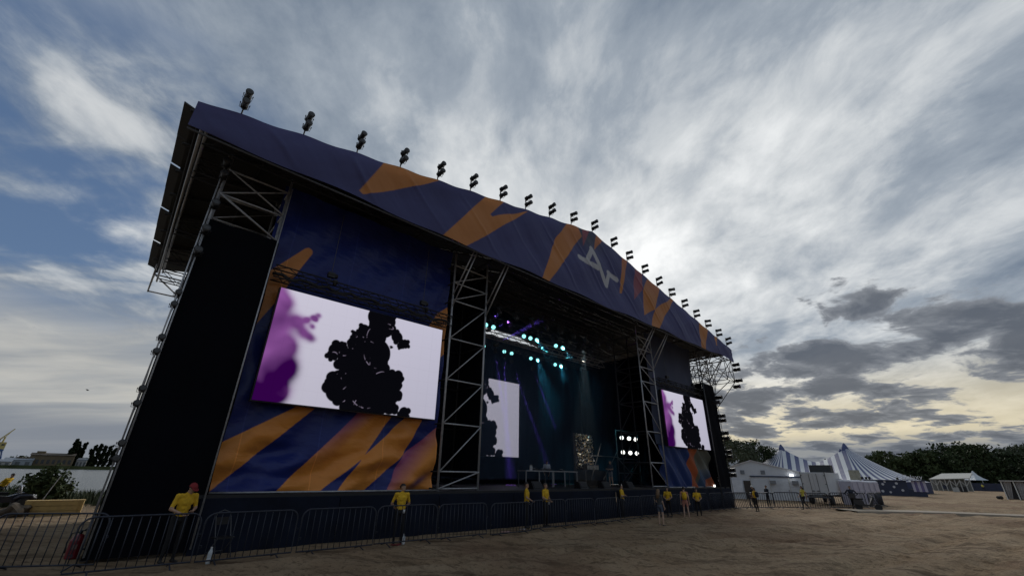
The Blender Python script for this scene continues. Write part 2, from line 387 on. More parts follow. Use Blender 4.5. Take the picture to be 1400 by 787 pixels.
# river behind the stage
def build_river():
    mb = MB(); mb.poly([S(-1500, 33, -1.25), S(90, 33, -1.25), S(900, 800, -1.25), S(900, 2600, -1.25), S(-2500, 2600, -1.25)])
    m = bpy.data.materials.new('river_water'); m.use_nodes = True; k = NT(m.node_tree); b = m.node_tree.nodes['Principled BSDF']
    b.inputs['Base Color'].default_value = (0.10, 0.11, 0.11, 1); b.inputs['Roughness'].default_value = 0.22; b.inputs['IOR'].default_value = 1.33
    g = k.new('ShaderNodeNewGeometry').outputs['Position']
    bp = k.new('ShaderNodeBump'); bp.inputs['Strength'].default_value = 1.0; bp.inputs['Distance'].default_value = 0.5
    k.put(bp.inputs['Height'], k.noise(k.mapping(g, rot=(0, 0, -ANG), scale=(0.25, 1.0, 1)), 1.2, 5, 0.6)); k.l.new(bp.outputs[0], b.inputs['Normal'])
    return structure(obj('water', mb.mesh('water', m)))
build_river()

# far river bank, a long low grassy bank
FAR_T = 690
def build_far_bank():
    n = 160; v = []; f = []
    ss = np.linspace(-1300, 250, n); rng = np.random.RandomState(3)
    for i, s in enumerate(ss):
        j = 6 * math.sin(s * 0.021) + 5 * math.sin(s * 0.057 + 1)
        for t, z in ((FAR_T - 9 + j, -3.0), (FAR_T + j, -0.4 + 0.5 * rng.rand()), (FAR_T + 6 + j, 1.2 + 1.0 * rng.rand()), (FAR_T + 30, 2.2), (FAR_T + 900, 3.0)): v.append(tuple(S(s, t, z)))
    for i in range(n - 1):
        for k in range(4): a = i * 5 + k; f.append((a, a + 5, a + 6, a + 1))
    me = bpy.data.meshes.new('far_bank'); me.from_pydata(v, [], f)
    me.materials.append(mat('bank_grass', (0.022, 0.028, 0.014), 0.95, 0, 0.5, 0.06, spec=0.0))
    structure(obj('river_bank', me))
build_far_bank()

def build_hill():
    """wooded rise to the east, behind the tree line"""
    n = 60; v = []; f = []
    m = 24
    for j in range(m):
        for i in range(n):
            az = R(36 + 36 * i / (n - 1)); r = 250 + 26 * j
            h = 48 * math.exp(-((math.degrees(az) - 58) / 10.0) ** 2) * math.sin(math.pi * min(1, j / (m - 1) * 1.25) * 0.5 + 0.0)
            h = h + 2.0 * math.sin(i * 0.9 + j) * (h / 30)
            v.append((math.sin(az) * r, math.cos(az) * r, h - 0.6))
    for j in range(m - 1):
        for i in range(n - 1): a = j * n + i; f.append((a, a + 1, a + n + 1, a + n))
    me = bpy.data.meshes.new('hill'); me.from_pydata(v, [], f); me.polygons.foreach_set('use_smooth', [True] * len(f))
    me.materials.append(mat('hill_grass', (0.035, 0.042, 0.02), 0.95, 0, 0.5, 0.05, spec=0.0))
    structure(obj('hill', me)); return v, n, m
HILL = build_hill()

# hard track of pale boards laid over the sand on the east side
def build_track():
    a = [(25.0, 34.5), (27.5, 34.7), (31.3, 34.2), (35.5, 32.2), (44, 27.5), (56, 21)]
    v = []; f = []
    for i, (x, y) in enumerate(a):
        p = Vector(a[max(0, i - 1)] + (0,)); q = Vector(a[min(len(a) - 1, i + 1)] + (0,)); d = (q - p).normalized(); nrm = Vector((-d.y, d.x, 0))
        for w, z in ((-1.15, -0.25), (-0.95, 0.06), (0.95, 0.07), (1.15, -0.25)): c = Vector((x, y, 0)) + nrm * w; v.append((c.x, c.y, z))
    for i in range(len(a) - 1):
        for k in range(3): b = i * 4 + k; f.append((b, b + 4, b + 5, b + 1))
    me = bpy.data.meshes.new('path'); me.from_pydata(v, [], f); me.materials.append(mat('pale_track', (0.24, 0.20, 0.15), 0.9, 0, 0.25, 1.5, 0.4, 12))
    structure(obj('path', me))
build_track()

# ------------------------------------------------------------------ trees
def leaf_mesh(name, centres, size, rng, m, squash=1.0, pts=None):
    n = len(centres); a = rng.normal(size=(n, 3)); a /= np.linalg.norm(a, axis=1, keepdims=True); b = rng.normal(size=(n, 3)); b -= a * (a * b).sum(1, keepdims=True); b /= np.linalg.norm(b, axis=1, keepdims=True)
    sz = size * (0.6 + 0.8 * rng.rand(n, 1)); a = a * sz; b = b * sz * 0.62; c = np.asarray(centres)
    co = np.stack([c - a, c - b * 0.9 + a * 0.1, c + a, c + b], 1).reshape(-1, 3); f = np.arange(n * 4).reshape(-1, 4)
    me = bpy.data.meshes.new(name); me.from_pydata(co.tolist(), [], f.tolist()); me.materials.append(m); return me
LEAF = [mat('leaf_dark', (0.040, 0.055, 0.026), 0.7, 0, 0.55, 0.35, spec=0.05), mat('leaf_mid', (0.058, 0.076, 0.034), 0.7, 0, 0.5, 0.35, spec=0.05), mat('leaf_grey', (0.085, 0.10, 0.066), 0.7, 0, 0.45, 0.3, spec=0.05), mat('leaf_poplar', (0.018, 0.026, 0.012), 0.7, 0, 0.5, 0.2, spec=0.05)]
BARK = mat('bark', (0.06, 0.05, 0.04), 0.9, 0, 0.4, 4)
def tree(label, x, y, h, w, seed, kind=0, n=2600, leaf=0.5, group=None, z0=None, trunk=0.22, tall=False, name='broadleaf_tree'):
    rng = np.random.RandomState(seed); z0 = gz(x, y) - 0.1 if z0 is None else z0
    T = thing(name, label, 'tree', (x, y, z0), rng.rand() * 6, group)
    r0 = max(0.14, h * 0.018); tr = MB()
    th = h * (0.75 if tall else 0.55)
    tr.tube([(0, 0, -0.3), (0.05 * w * rng.randn() * .3, 0, th * 0.4), (0.1 * w * rng.randn() * .3, 0.05 * w, th)], [r0 * 1.3, r0, r0 * 0.3], 7)
    nb = 7
    if tall: cl = [(rng.randn() * w * 0.10, rng.randn() * w * 0.10, h * (0.08 + 0.88 * q)) for q in np.linspace(0, 1, 30)]
    else:
        cl = []
        while len(cl) < 60:
            p = rng.uniform(-1, 1, 3)
            if np.linalg.norm(p) > 1 or (np.linalg.norm(p) < 0.45): continue
            cl.append((p[0] * w * 0.42, p[1] * w * 0.42, h * (trunk + (0.97 - trunk) * (p[2] * 0.5 + 0.5))))
    for q in range(nb):
        c = cl[rng.randint(len(cl))]; tr.tube([(0, 0, th * (0.35 + 0.5 * rng.rand())), (c[0] * 0.5, c[1] * 0.5, c[2] * 0.85), c], [r0 * 0.5, r0 * 0.3, r0 * 0.1], 5)
    part('trunk', tr, BARK, T, True)
    cen = []
    for c in cl:
        zf = c[2] / h
        cr = (w * 0.16 * (1.0 - 0.72 * abs(zf - 0.42) * 1.3) if tall else w * rng.uniform(0.08, 0.17)); cr = max(cr, w * 0.035)
        m = int(n / len(cl)); d = rng.normal(size=(m, 3)); d /= np.linalg.norm(d, axis=1, keepdims=True); rr = rng.rand(m, 1) ** 0.45
        cen.append(np.array(c) + d * rr * np.array([cr, cr, cr * (1.7 if tall else 0.8)]))
    cen = np.concatenate(cen); cen[:, 2] = np.clip(cen[:, 2], h * 0.03, h)
    obj('crown', leaf_mesh('crown', cen, leaf, rng, LEAF[kind]), T)
    return T

# east side: behind the white tent, behind the big top, and the long line below the hill
_tl = [ # azimuth, distance, height, width, kind
 (25.9, 104, 11.4, 10, 2), (27.5, 112, 9.8, 9, 2), (29.2, 118, 10.6, 10, 0), (31.0, 124, 8.6, 9, 1)]
_lab = ['tall grey-green tree showing past the black stage tower', 'small grey-green tree between the taller one and the white tent', 'rounded dark tree above the white tent ridge', 'low tree whose crown touches the striped tent']
for i, (az, d, h, w, kd) in enumerate(_tl):
    tree(_lab[i], math.sin(R(az)) * d, math.cos(R(az)) * d, h, w, 40 + i, kd, 4200, 0.22, 'trees behind the white tent', trunk=0.12)
for i in range(17):
    az = 36.6 + i * 1.0 + 0.3 * math.sin(i * 2.3); d = 205 + 14 * math.sin(i * 1.7)
    h = (9.6, 10.4, 10.2, 10.9, 10.3, 11.2, 10.7, 12.8, 15.4, 14.4, 12.2, 11.6, 12.9, 13.0, 12.6, 13.6, 13.2)[i]
    tree('dark broadleaf tree in the line behind the tents, %s from the striped tent' % ORD[i] if i not in (8, 9, 12, 13) else ('tallest dark tree in the line behind the pavilion' if i == 8 else 'second tallest dark tree in the line, beside the tallest' if i == 9 else 'bushy grey-green tree below the wooded hill, %s from the tallest tree' % ORD[i - 12]), math.sin(R(az)) * d, math.cos(R(az)) * d, h, 15.0 if i not in (12, 13) else 19, 60 + i, 2 if i in (12, 13) else (0 if i % 3 else 1), 4200, 0.42, 'tree line behind the tents' if i not in (8, 9, 12, 13) else ('taller trees in the line' if i in (8, 9) else 'grey-green trees below the hill'), trunk=0.02)
def hill_wood():
    v, n, m = HILL; rng = np.random.RandomState(8); cen = []
    for q in range(900):
        p = np.array(v[rng.randint(len(v))]) + rng.normal(size=3) * np.array([5, 5, 0.5]); r = rng.uniform(3, 5.5); d = rng.normal(size=(34, 3)); d /= np.linalg.norm(d, axis=1, keepdims=True)
        cen.append(p + np.array([0, 0, r * 0.9]) + d * r * np.array([1, 1, 0.8]))
    o = obj('woodland', leaf_mesh('woodland', np.concatenate(cen), 0.95, rng, LEAF[0])); stuff(o); tag(o, 'dark wood covering the hill to the east', 'woodland')
hill_wood()
# the undergrowth that closes the line of trees down to the sand
def scrub():
    rng = np.random.RandomState(18); cen = []
    for q in range(260):
        az = R(rng.uniform(35.5, 56)); d = rng.uniform(186, 215); r = rng.uniform(1.5, 3.2); e = rng.normal(size=(40, 3)); e /= np.linalg.norm(e, axis=1, keepdims=True)
        cen.append(np.array([math.sin(az) * d, math.cos(az) * d, r * 0.7]) + e * r * np.array([1.4, 1.4, 0.9]))
    o = obj('undergrowth', leaf_mesh('undergrowth', np.concatenate(cen), 0.55, rng, LEAF[0])); stuff(o); tag(o, 'dark scrub at the foot of the tree line', 'scrub')
scrub()

# far bank of the river: poplars, port crane, long building, sheds
def far(az, d): return (math.sin(R(az)) * d, math.cos(R(az)) * d)
def fart(az, extra=0.0):
    """ground point on the far bank at this bearing, t = FAR_T + 40 + extra"""
    d = Vector((math.sin(R(az)), math.cos(R(az)), 0)); k = (FAR_T + 40 + extra + P0.dot(BV)) / d.dot(BV); return d.x * k, d.y * k
for i, (az, h, w) in enumerate([(-44.3, 30, 13), (-43.95, 27, 11), (-43.6, 27, 9)]):
    x, y = fart(az, 6 * i); tree('tall dark poplar across the river, %s from the long building' % ORD[i], x, y, h, w, 200 + i, 3, 2600, 1.2, 'poplars beside the long building', 2.0, tall=True, name='poplar_tree')
for i, (az, h, w) in enumerate([(-42.85, 24, 10), (-42.5, 26, 9), (-42.15, 24, 9), (-41.8, 25, 9), (-41.4, 22, 10)]):
    x, y = fart(az, 5 * i); tree('dark poplar in the row by the stage tower, %s from the long building' % ORD[i], x, y, h, w, 210 + i, 3, 2200, 1.2, 'row of poplars by the stage tower', 2.0, tall=True, name='poplar_tree')
for i, az in enumerate((-50.5, -49.3, -47.2, -45.6, -43.3)):
    x, y = fart(az, 60 + 20 * (i % 2)); tree('low round tree far off on the other bank, %s from the port crane' % ORD[i], x, y, 9 + i % 3, 30, 230 + i, 0, 1300, 1.4, 'low trees on the far bank', 1.5, trunk=0.0)

def far_building():
    x, y = fart(-45.35, 0); T = thing('long_building', 'long tan brick building with window rows across the river', 'building', (x, y, 2.0), ANG)
    W = mat('tan_brick', (0.15, 0.115, 0.07), 0.9, 0, 0.25, 0.2); W2 = mat('window_dark', (0.03, 0.035, 0.04), 0.3)
    part('wall', MB().box((0, 0, 5.5), (36, 14, 11)), W, T); part('wall', MB().box((-23, -2, 4.2), (10, 12, 8.4)), W, T)
    part('roof', MB().prism([(-18.6, -8, 11), (18.6, -8, 11), (18.6, 0, 13.2), (-18.6, 0, 13.2)], (0, 0, 0.4)), mat('far_roof', (0.09, 0.075, 0.06), 0.9), T)
    rf = part('roof_cabin', MB().box((-11, 0, 13.6), (7, 6, 3.4)), W, T)
    for i in range(8): part('window', MB().box((-15.5 + 4.4 * i, -7.05, 4.2), (2.4, 0.3, 4.4)), W2, T)
    for i in range(2): part('window', MB().box((-25 + 4 * i, -8.05, 3.6), (2.0, 0.3, 3.2)), W2, T)
far_building()
def shed(az, w, h, col, label, extra=0):
    x, y = fart(az, extra); T = thing('shed', label, 'building', (x, y, 1.8), ANG)
    part('wall', MB().box((0, 0, h / 2), (w, 12, h)), mat('shed_' + label[:6], col, 0.8, 0, 0.2, 0.2), T)
    part('roof', MB().prism([(-w / 2 - .5, -6.5, h), (w / 2 + .5, -6.5, h), (w / 2 + .5, 0, h + 2.2), (-w / 2 - .5, 0, h + 2.2)], (0, 0, 0.3)), mat('shed_roof', (0.22, 0.25, 0.29), 0.6), T)
    for i in range(3): part('door', MB().box((-w / 3 + i * w / 3, -6.1, h * 0.35), (w * 0.16, 0.3, h * 0.7)), mat('shed_door', (0.12, 0.13, 0.14), 0.6), T)
shed(-47.3, 22, 5.5, (0.30, 0.33, 0.36), 'pale grey shed between the port crane and the long building', -6)
shed(-48.3, 16, 3.5, (0.36, 0.35, 0.33), 'whitish low shed at the foot of the port crane', -14)
shed(-43.4, 9, 7, (0.42, 0.42, 0.42), 'pale hut showing between two clumps of poplars', 10)
def port_crane():
    x, y = fart(-48.75, -4); T = thing('port_crane', 'blue and yellow port crane across the river', 'crane', (x, y, 1.5), ANG + 0.5)
    B = mat('crane_blue', (0.03, 0.085, 0.22), 0.6); Y = mat('crane_yellow', (0.42, 0.34, 0.12), 0.6)
    for sx in (-1, 1):
        for sy in (-1, 1): part('leg', MB().tube([(sx * 4.6, sy * 4.6, -1), (sx * 2.0, sy * 2.0, 15)], 0.75, 6), B, T)
    part('cross_beam', MB().box((0, 0, 8), (7.4, 7.4, 1.0)), B, T); part('portal_deck', MB().box((0, 0, 15.5), (5.6, 5.6, 1.6)), B, T)
    c = part('machine_house', MB().box((0.6, 0, 20), (4.6, 4.6, 7.2)), Y, T); part('window', MB().box((0.6, -2.4, 21), (2.2, 0.3, 1.6)), mat('window_dark', (0.03, 0.035, 0.04), 0.3), c)
    part('mast', MB().tube([(0, 0, 23), (0.5, 0, 29)], 0.8, 6), Y, T)
    part('jib', MB().tube([(-3.5, 0, 25.5), (5.0, 0, 38)], [0.75, 0.45], 6), Y, T); part('counterweight', MB().box((-4.2, 0, 25.3), (3.0, 2.2, 2.0)), B, T)
    tube1('stay', (0.5, 0, 29), (4.0, 0, 36.4), 0.18, Y, T)
port_crane()

# near bank: coarse grass, a straggling bush
def bank_grass():
    rng = np.random.RandomState(4); v = []; f = []
    for i in range(15000):
        s = rng.uniform(-26, 6); t = 21.0 + rng.rand() ** 0.8 * 10; p = S(s, t, 0); z = gz(p.x, p.y); dens = float(fbm(np.array([s * 0.3]), np.array([t * 0.3]), 31)[0])
        if t < 22.5 and dens < 0.5: continue
        h = rng.uniform(0.4, 1.0) * (0.5 + dens) * min(1, (t - 20) / 2.0); a = rng.rand() * 6.28; w = 0.05; lean = rng.normal(size=2) * 0.28 * h; b = len(v)
        dx, dy = math.cos(a) * w, math.sin(a) * w
        v += [(p.x - dx, p.y - dy, z - 0.03), (p.x + dx, p.y + dy, z - 0.03), (p.x + lean[0] * 0.5 + dx * .7, p.y + lean[1] * 0.5 + dy * .7, z + h * 0.6), (p.x + lean[0], p.y + lean[1], z + h)]
        f += [(b, b + 1, b + 2), (b, b + 2, b + 3)]
    me = bpy.data.meshes.new('grass'); me.from_pydata(v, [], f); me.materials.append(mat('bank_blade', (0.045, 0.06, 0.025), 0.8, 0, 0.5, 0.4))
    o = obj('grass', me); stuff(o); tag(o, 'coarse dark grass along the river edge', 'grass')
bank_grass()
def bush(label, x, y, h, w, seed, n=1500, leaf=0.11):
    rng = np.random.RandomState(seed); T = thing('bush', label, 'bush', (x, y, gz(x, y)), 0); tr = MB(); cen = []
    for i in range(26):
        a = rng.rand() * 6.28; r = w * 0.5 * rng.rand() ** 0.6; tip = np.array([math.cos(a) * r, math.sin(a) * r, h * (1.0 - 0.55 * (r / (w * .5)) ** 2) * rng.uniform(0.75, 1.05)])
        base = tip * np.array([0.15, 0.15, 0]); mid = (base + tip) / 2 + np.array([0, 0, 0.12 * h])
        tr.tube([tuple(base), tuple(mid), tuple(tip)], [0.025, 0.016, 0.005], 4)
        for q in range(int(n / 26)):
            u = rng.uniform(0.25, 1.0); p = base * (1 - u) ** 2 + 2 * mid * u * (1 - u) + tip * u * u; cen.append(p + rng.normal(size=3) * 0.16)
    part('stem', tr, BARK, T); obj('foliage', leaf_mesh('foliage', np.array(cen), leaf, rng, LEAF[1]), T)
bush('straggling green bush between the sand and the river', -26.4, 26.4, 2.2, 2.6, 7, 1900)
bush('low dark bush in the grass beside the stage tower', -23.3, 29.5, 0.9, 3.4, 8, 1300)
bush('low bush behind the person in yellow by the river', -32.0, 31.5, 0.9, 3.6, 9, 1000)

# ================================================================== THE STAGE
PK_S, PK_Z, L_S, R_S, EAVE, FB = 17.1, 16.95, -3.75, 37.5, 12.94, 11.86
FT = -1.7
def top_z(s):
    s = np.asarray(s, float)
    return np.where(s < PK_S, EAVE + (PK_Z - EAVE) * (s - L_S) / (PK_S - L_S), EAVE + (PK_Z - EAVE) * (R_S - s) / (R_S - PK_S))
LAMP_S = [-2.6, -0.63, 1.38, 3.3, 5.2, 7.12, 9.1, 11.0, 13.0, 15.05, 17.25, 19.4, 21.25, 23.25, 25.2, 27.05, 29.05, 31.0, 33.0, 35.0, 36.9]
ORANGE = np.array([0.46, 0.195, 0.065]); BLUE = np.array([0.058, 0.062, 0.165]); PINK = np.array([0.30, 0.10, 0.13]); GREEN = np.array([0.06, 0.075, 0.07])

def build_fascia():
    T = sthing('fascia_banner', 'long blue and orange gabled banner along the stage roof front', 'banner', 16.9, FT, 11.8)
    O = [[(2.6, 14.4), (1.74, 12.19), (1.91, 12.09), (5.21, 14.63), (5.07, 15.2)],
     [(5.68, 11.8), (8.14, 15.4), (9.4, 15.6), (8.36, 14.29), (8.5, 14.2), (11.07, 15.69), (6.97, 11.8)],
     [(12.1, 11.7), (12.6, 11.7), (15.91, 16.14), (15.3, 17.0), (14.58, 16.6), (13.4, 14.98)],
     [(17.49, 16.91), (18.2, 16.8), (17.12, 15.54)],
     [(20.45, 16.6), (21.09, 16.4), (19.98, 13.35), (19.72, 13.27)],
     [(23.84, 15.9), (25.4, 15.6), (24.11, 13.3), (22.49, 12.43), (22.67, 14.49)],
     [(27.9, 15.6), (24.11, 13.31), (23.3, 11.7), (24.3, 11.7)],
     [(31.4, 14.3), (33.2, 14.2), (31.76, 11.8), (31.04, 11.7)],
     [(34.18, 13.7), (34.7, 13.5), (34.2, 12.66), (33.97, 12.61)]]
    PKP = [[(15.98, 16.9), (15.97, 15.41), (16.76, 16.9)], [(22.0, 16.0), (22.92, 15.8), (22.58, 14.39), (21.25, 13.19)]]
    strokes = [((15.5, 14.42), (17.3, 14.33), .17), ((16.2, 14.4), (16.82, 15.5), .17), ((16.78, 15.55), (18.22, 13.45), .17), ((18.2, 13.5), (18.62, 14.45), .17), ((18.5, 14.45), (19.5, 14.2), .17)]
    def pos(u, v):
        s = L_S + u * (R_S - L_S); near = np.min(np.abs(s[..., None] - np.array(LAMP_S)), -1)
        zt = top_z(s) - 0.07 * np.sin(np.clip(near / 1.0, 0, 1) * math.pi / 2) ** 2
        zb = FB + 0.05 * np.sin(s * 1.3) + 0.04 * np.sin(s * 0.55 + 1) - 0.08 * np.exp(-((s - R_S) / 1.0) ** 2)
        z = zb + v * (zt - zb); w = np.sin(v * math.pi) ** 0.7
        y = FT + w * (0.035 * np.sin(s * 2.2 + z * 2.0) + 0.05 * np.sin(s * 0.9 - z * 1.6) + 0.10 * (fbm(s * 0.5 - z * 0.55, z * 0.35, 3) - 0.5) + 0.05 * (fbm(s * 2.1 + z * 1.7, z * 0.5, 8) - 0.5))
        cr = np.abs(((s * 0.31 + z * 0.30 + 0.25 * fbm(s * 0.3, z * 0.3, 15)) % 1.0) - 0.5); y = y - 0.012 - 0.05 * w * np.exp(-(cr / 0.05) ** 2) * fbm(s * 0.35, z * 0.35, 29) * 2
        return s - 16.9, y - FT, z - 11.8
    def col(u, v):
        s = L_S + u * (R_S - L_S); z = FB + v * (top_z(s) - FB)
        n = fbm(s * 0.4, z * 0.6, 2); c = BLUE[None, None] * (0.85 + 0.35 * n[..., None]); c = c * np.ones(s.shape + (1,))
        g = np.exp(-((s - 16.3) / 1.8) ** 2 - ((z - 16.4) / 0.9) ** 2)[..., None]; c = c * (1 - 0.7 * g) + GREEN * 0.7 * g
        for p in O:
            m = in_poly(s, z, p)[..., None]; tint = np.clip((s - 12) / 10, 0, 1)[..., None]; pk = np.clip((z - 14.2) / 2.5, 0, 1)[..., None] * 0.6 * tint
            c = np.where(m, ORANGE * (1 - 0.12 * tint) * (1 - pk) + PINK * pk, c)
        for p in PKP: c = np.where(in_poly(s, z, p)[..., None], PINK * 0.8, c)
        lg = np.zeros(s.shape, bool)
        for (a, b, w) in strokes:
            ax, az = a; bx, bz = b; L2 = (bx - ax) ** 2 + (bz - az) ** 2; q = np.clip(((s - ax) * (bx - ax) + (z - az) * (bz - az)) / L2, 0, 1)
            lg |= np.hypot(s - ax - q * (bx - ax), z - az - q * (bz - az)) < w * 1.05
        c = np.where(lg[..., None], np.array([0.42, 0.43, 0.46]), c)
        return c
    colour_grid('cloth', 900, 84, pos, col, mat_attr('fascia_print', 0.55, bump=0.15, translucent=0.12), T)
    # hem pipe along the foot, top cord
    part('hem_pipe', MB().tube([(L_S - 16.9, 0.06, FB - 11.87), (R_S - 16.9, 0.06, FB - 11.87)], 0.035, 6), STEELD, T)
build_fascia()

def lattice_truss(parent, s0, s1, t, z, h=0.5, d=0.5, step=0.5, m=ALU_AND_SHADE, r=0.028):
    """box truss along s: four chords, zigzag lacing joined into one part per face"""
    for dt in (0, d):
        for dz in (0, h): part('chord', MB().tube([(s0, t + dt, z + dz), (s1, t + dt, z + dz)], r, 6), m, parent, True)
    n = max(2, int((s1 - s0) / step)); e = (s1 - s0) / n
    for dt in (0, d):
        mb = MB()
        for i in range(n):
            a = s0 + i * e; b = a + e
            mb.tube([(a, t + dt, z if i % 2 else z + h), (b, t + dt, z + h if i % 2 else z)], r * 0.6, 5)
        part('lacing', mb, m, parent, True)
    for dz in (0, h):
        mb = MB()
        for i in range(n):
            a = s0 + i * e; b = a + e
            mb.tube([(a, t if i % 2 else t + d, z + dz), (b, t + d if i % 2 else t, z + dz)], r * 0.6, 5)
        part('lacing', mb, m, parent, True)

def build_roof():
    T = sthing('stage_roof', 'dark gabled stage roof of overlapping sheets on trusses', 'roof', 0, 0, 0)
    t0, step = FT + 0.24, 2.0
    for k in range(8):
        a = t0 + k * step; b = a + step; dz_ = 0.055 * (k % 2)
        for (sa, sb) in ((L_S, PK_S), (PK_S, R_S)):
            za, zb = float(top_z(sa)) - 0.26 + dz_, float(top_z(sb)) - 0.26 + dz_; mb = MB(); n = 10
            for i in range(n):
                u0, u1 = i / n, (i + 1) / n; x0, x1 = sa + (sb - sa) * u0, sa + (sb - sa) * u1; z0, z1 = za + (zb - za) * u0, za + (zb - za) * u1
                mb.prism([(x0, a - 0.03, z0), (x1, a - 0.03, z1), (x1, b + 0.03, z1), (x0, b + 0.03, z0)], (0, 0, 0.05))
            part('roof_sheet', mb, ROOF_SHEET, T)
            # the sheet's outer lip, cut back a hand's width from its neighbours
            e0, e1 = (sa - 0.32, sa) if sa < 0 else (sb, sb + 0.12); ze = za if sa < 0 else zb
            part('sheet_lip', MB().prism([(e0, a + 0.03, ze + 0.12), (e1, a + 0.03, ze + 0.02), (e1, b - 0.07, ze + 0.02), (e0, b - 0.07, ze + 0.12)], (0, 0, 0.05)), ROOF_SHEET, T)
        # purlin under each joint
        for (sa, sb) in ((L_S - 0.1, PK_S), (PK_S, R_S)):
            part('purlin', MB().tube([(sa, a, float(top_z(max(sa, L_S))) - 0.36), (sb, a, float(top_z(sb)) - 0.36)], 0.06, 6), ALU_AND_SHADE, T, True)
    # lengthways rafters, seen from below along both edges
    for s in (-3.55, -3.3, -1.4, 1, 4, 7, 10, 13.5, 17.1, 20.5, 24, 27, 30, 33, 35.5, 37.1, 37.3):
        z = float(top_z(s)) - 0.48; part('rafter', MB().tube([(s, FT + 0.1, z), (s, 14.3, z)], 0.05, 6), STEEL if s == -3.3 else ALU_AND_SHADE, T, True)
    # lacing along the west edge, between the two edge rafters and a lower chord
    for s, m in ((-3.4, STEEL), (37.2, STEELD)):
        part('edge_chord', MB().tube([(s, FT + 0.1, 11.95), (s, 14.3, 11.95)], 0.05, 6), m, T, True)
        for k in range(8):
            a = FT + 0.1 + k * 2.03; z = float(top_z(s)) - 0.36
            part('edge_brace', MB().tube([(s, a, 11.95), (s, a + 2.03, z)] if k % 2 else [(s, a, z), (s, a + 2.03, 11.95)], 0.03, 6), m, T, True)
    # main trusses across
    for t in (-1.35, 0.9, 6.4, 10.2, 13.6): lattice_truss(T, -3.3, 37.1, t, 11.92 if t > -1 else 11.98, 0.62, 0.5, 0.75, ALU_AND_SHADE, 0.03)
    # gable lattice behind the banner and the hanging tail frame at the back corner
    for s in np.arange(-2.6, 37.5, 2.0): part('gable_post', MB().tube([(float(s), FT + 0.35, 12.5), (float(s), FT + 0.35, float(top_z(s)) - 0.1)], 0.04, 6), STEELD, T, True)
    for a, b in [((-3.6, 14.2, 12.6), (-3.6, 14.2, 11.2)), ((-2.2, 14.2, 12.6), (-2.2, 14.2, 11.2)), ((-3.6, 14.2, 11.25), (-2.0, 14.2, 11.25)), ((-3.6, 14.2, 12.3), (-2.2, 14.2, 11.3)), ((-3.6, 14.2, 12.3), (-2.0, 14.2, 12.3)), ((-3.6, 12.2, 12.2), (-3.6, 14.2, 11.25))]:
        part('tail_frame', MB().tube([a, b], 0.04, 6), STEEL, T, True)
build_roof()

# ---- scaffold towers
def tower(label, s0, s1, t0, t1, zb, zt, levels, slash, cover=None, m=STEEL, cross=None, struts=True, backing=True, shaded_back=True):
    T = sthing('scaffold_tower', label, 'scaffold tower', s0, t0, zb)
    def tb(nm, a, b, r=0.035): return part(nm, MB().tube([(a[0] - s0, a[1] - t0, a[2] - zb), (b[0] - s0, b[1] - t0, b[2] - zb)], r, 6), m if (max(a[1], b[1]) < t0 + 0.5 or not shaded_back) else ALU_AND_SHADE, T, True)  # back tubes go near-black: the shade is put into their colour
    for s in (s0, s1):
        for t in (t0, t1): tb('leg', (s, t, zb), (s, t, zt), 0.05)
    levels = [z for z in levels if z > zb]
    for i, z in enumerate(levels):
        for t in (t0, t1): tb('ledger', (s0, t, z), (s1, t, z))
        for s in (s0, s1): tb('ledger', (s, t0, z), (s, t1, z))
        if i + 1 < len(levels):
            z2 = levels[i + 1]
            for t in (t0 - 0.04, t1 + 0.04):
                sl = slash if t < t0 else -slash
                if cross and z >= cross: sl = 1 if i % 2 == 0 else -1
                tb('brace', (s0, t, z) if sl > 0 else (s1, t, z), (s1, t, z2) if sl > 0 else (s0, t, z2), 0.028)
                if cross and z >= cross and t < t0: tb('brace', (s1, t - 0.03, z), (s0, t - 0.03, z2), 0.028)
            if not shaded_back:
                for s in (s0, s1): tb('brace', (s, t0, z), (s, t1, z2), 0.028)
    for s in (s0, s1):
        for t in (t0, t1): part('base_plate', MB().box((s - s0, t - t0, (0.02 if zb < 0.1 else 0.02)), (0.16, 0.16, 0.04)), STEELD, T)
    if struts:
        for s in (s0, s1):
            tb('roof_strut', (s, t0, 10.0), (s + 0.12, FT + 0.3, 12.0)); tb('roof_strut', (s, t0, 9.4), (s + 0.3, FT + 0.3, 11.95))
    if backing:
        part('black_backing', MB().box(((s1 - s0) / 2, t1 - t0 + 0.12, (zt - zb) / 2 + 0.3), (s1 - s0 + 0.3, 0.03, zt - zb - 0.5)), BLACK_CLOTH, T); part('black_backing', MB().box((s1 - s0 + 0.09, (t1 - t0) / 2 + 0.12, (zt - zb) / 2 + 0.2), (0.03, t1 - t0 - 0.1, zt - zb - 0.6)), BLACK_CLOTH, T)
    if cover:
        # taut black cloth round the tower: front and side panels with slight waves
        def pos(u, v):
            s = s0 - 0.06 + u * (s1 - s0 + 0.12); z = 0.03 + v * (cover - 0.03); y = t0 - 0.17 + 0.02 * np.sin(s * 5 + z * 1.1) + 0.025 * np.sin(z * 2.1); return s - s0, y - t0, z - zb
        colour_grid('black_cover', 20, 60, pos, None, BLACK_CLOTH, T)
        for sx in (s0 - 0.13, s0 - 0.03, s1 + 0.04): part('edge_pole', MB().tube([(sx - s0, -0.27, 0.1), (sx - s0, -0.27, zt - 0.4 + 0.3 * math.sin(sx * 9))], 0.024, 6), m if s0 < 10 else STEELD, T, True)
        for sx in (s0 - 0.11, s1 + 0.11):
            def pos2(u, v, sx=sx):
                t = t0 - 0.15 + u * (t1 - t0 + 0.22); z = 0.03 + v * (cover - 0.03); x = sx + 0.02 * np.sin(z * 2 + t); return x - s0, t - t0, z - zb
            colour_grid('black_cover', 14, 40, pos2, None, BLACK_CLOTH, T)
    return T
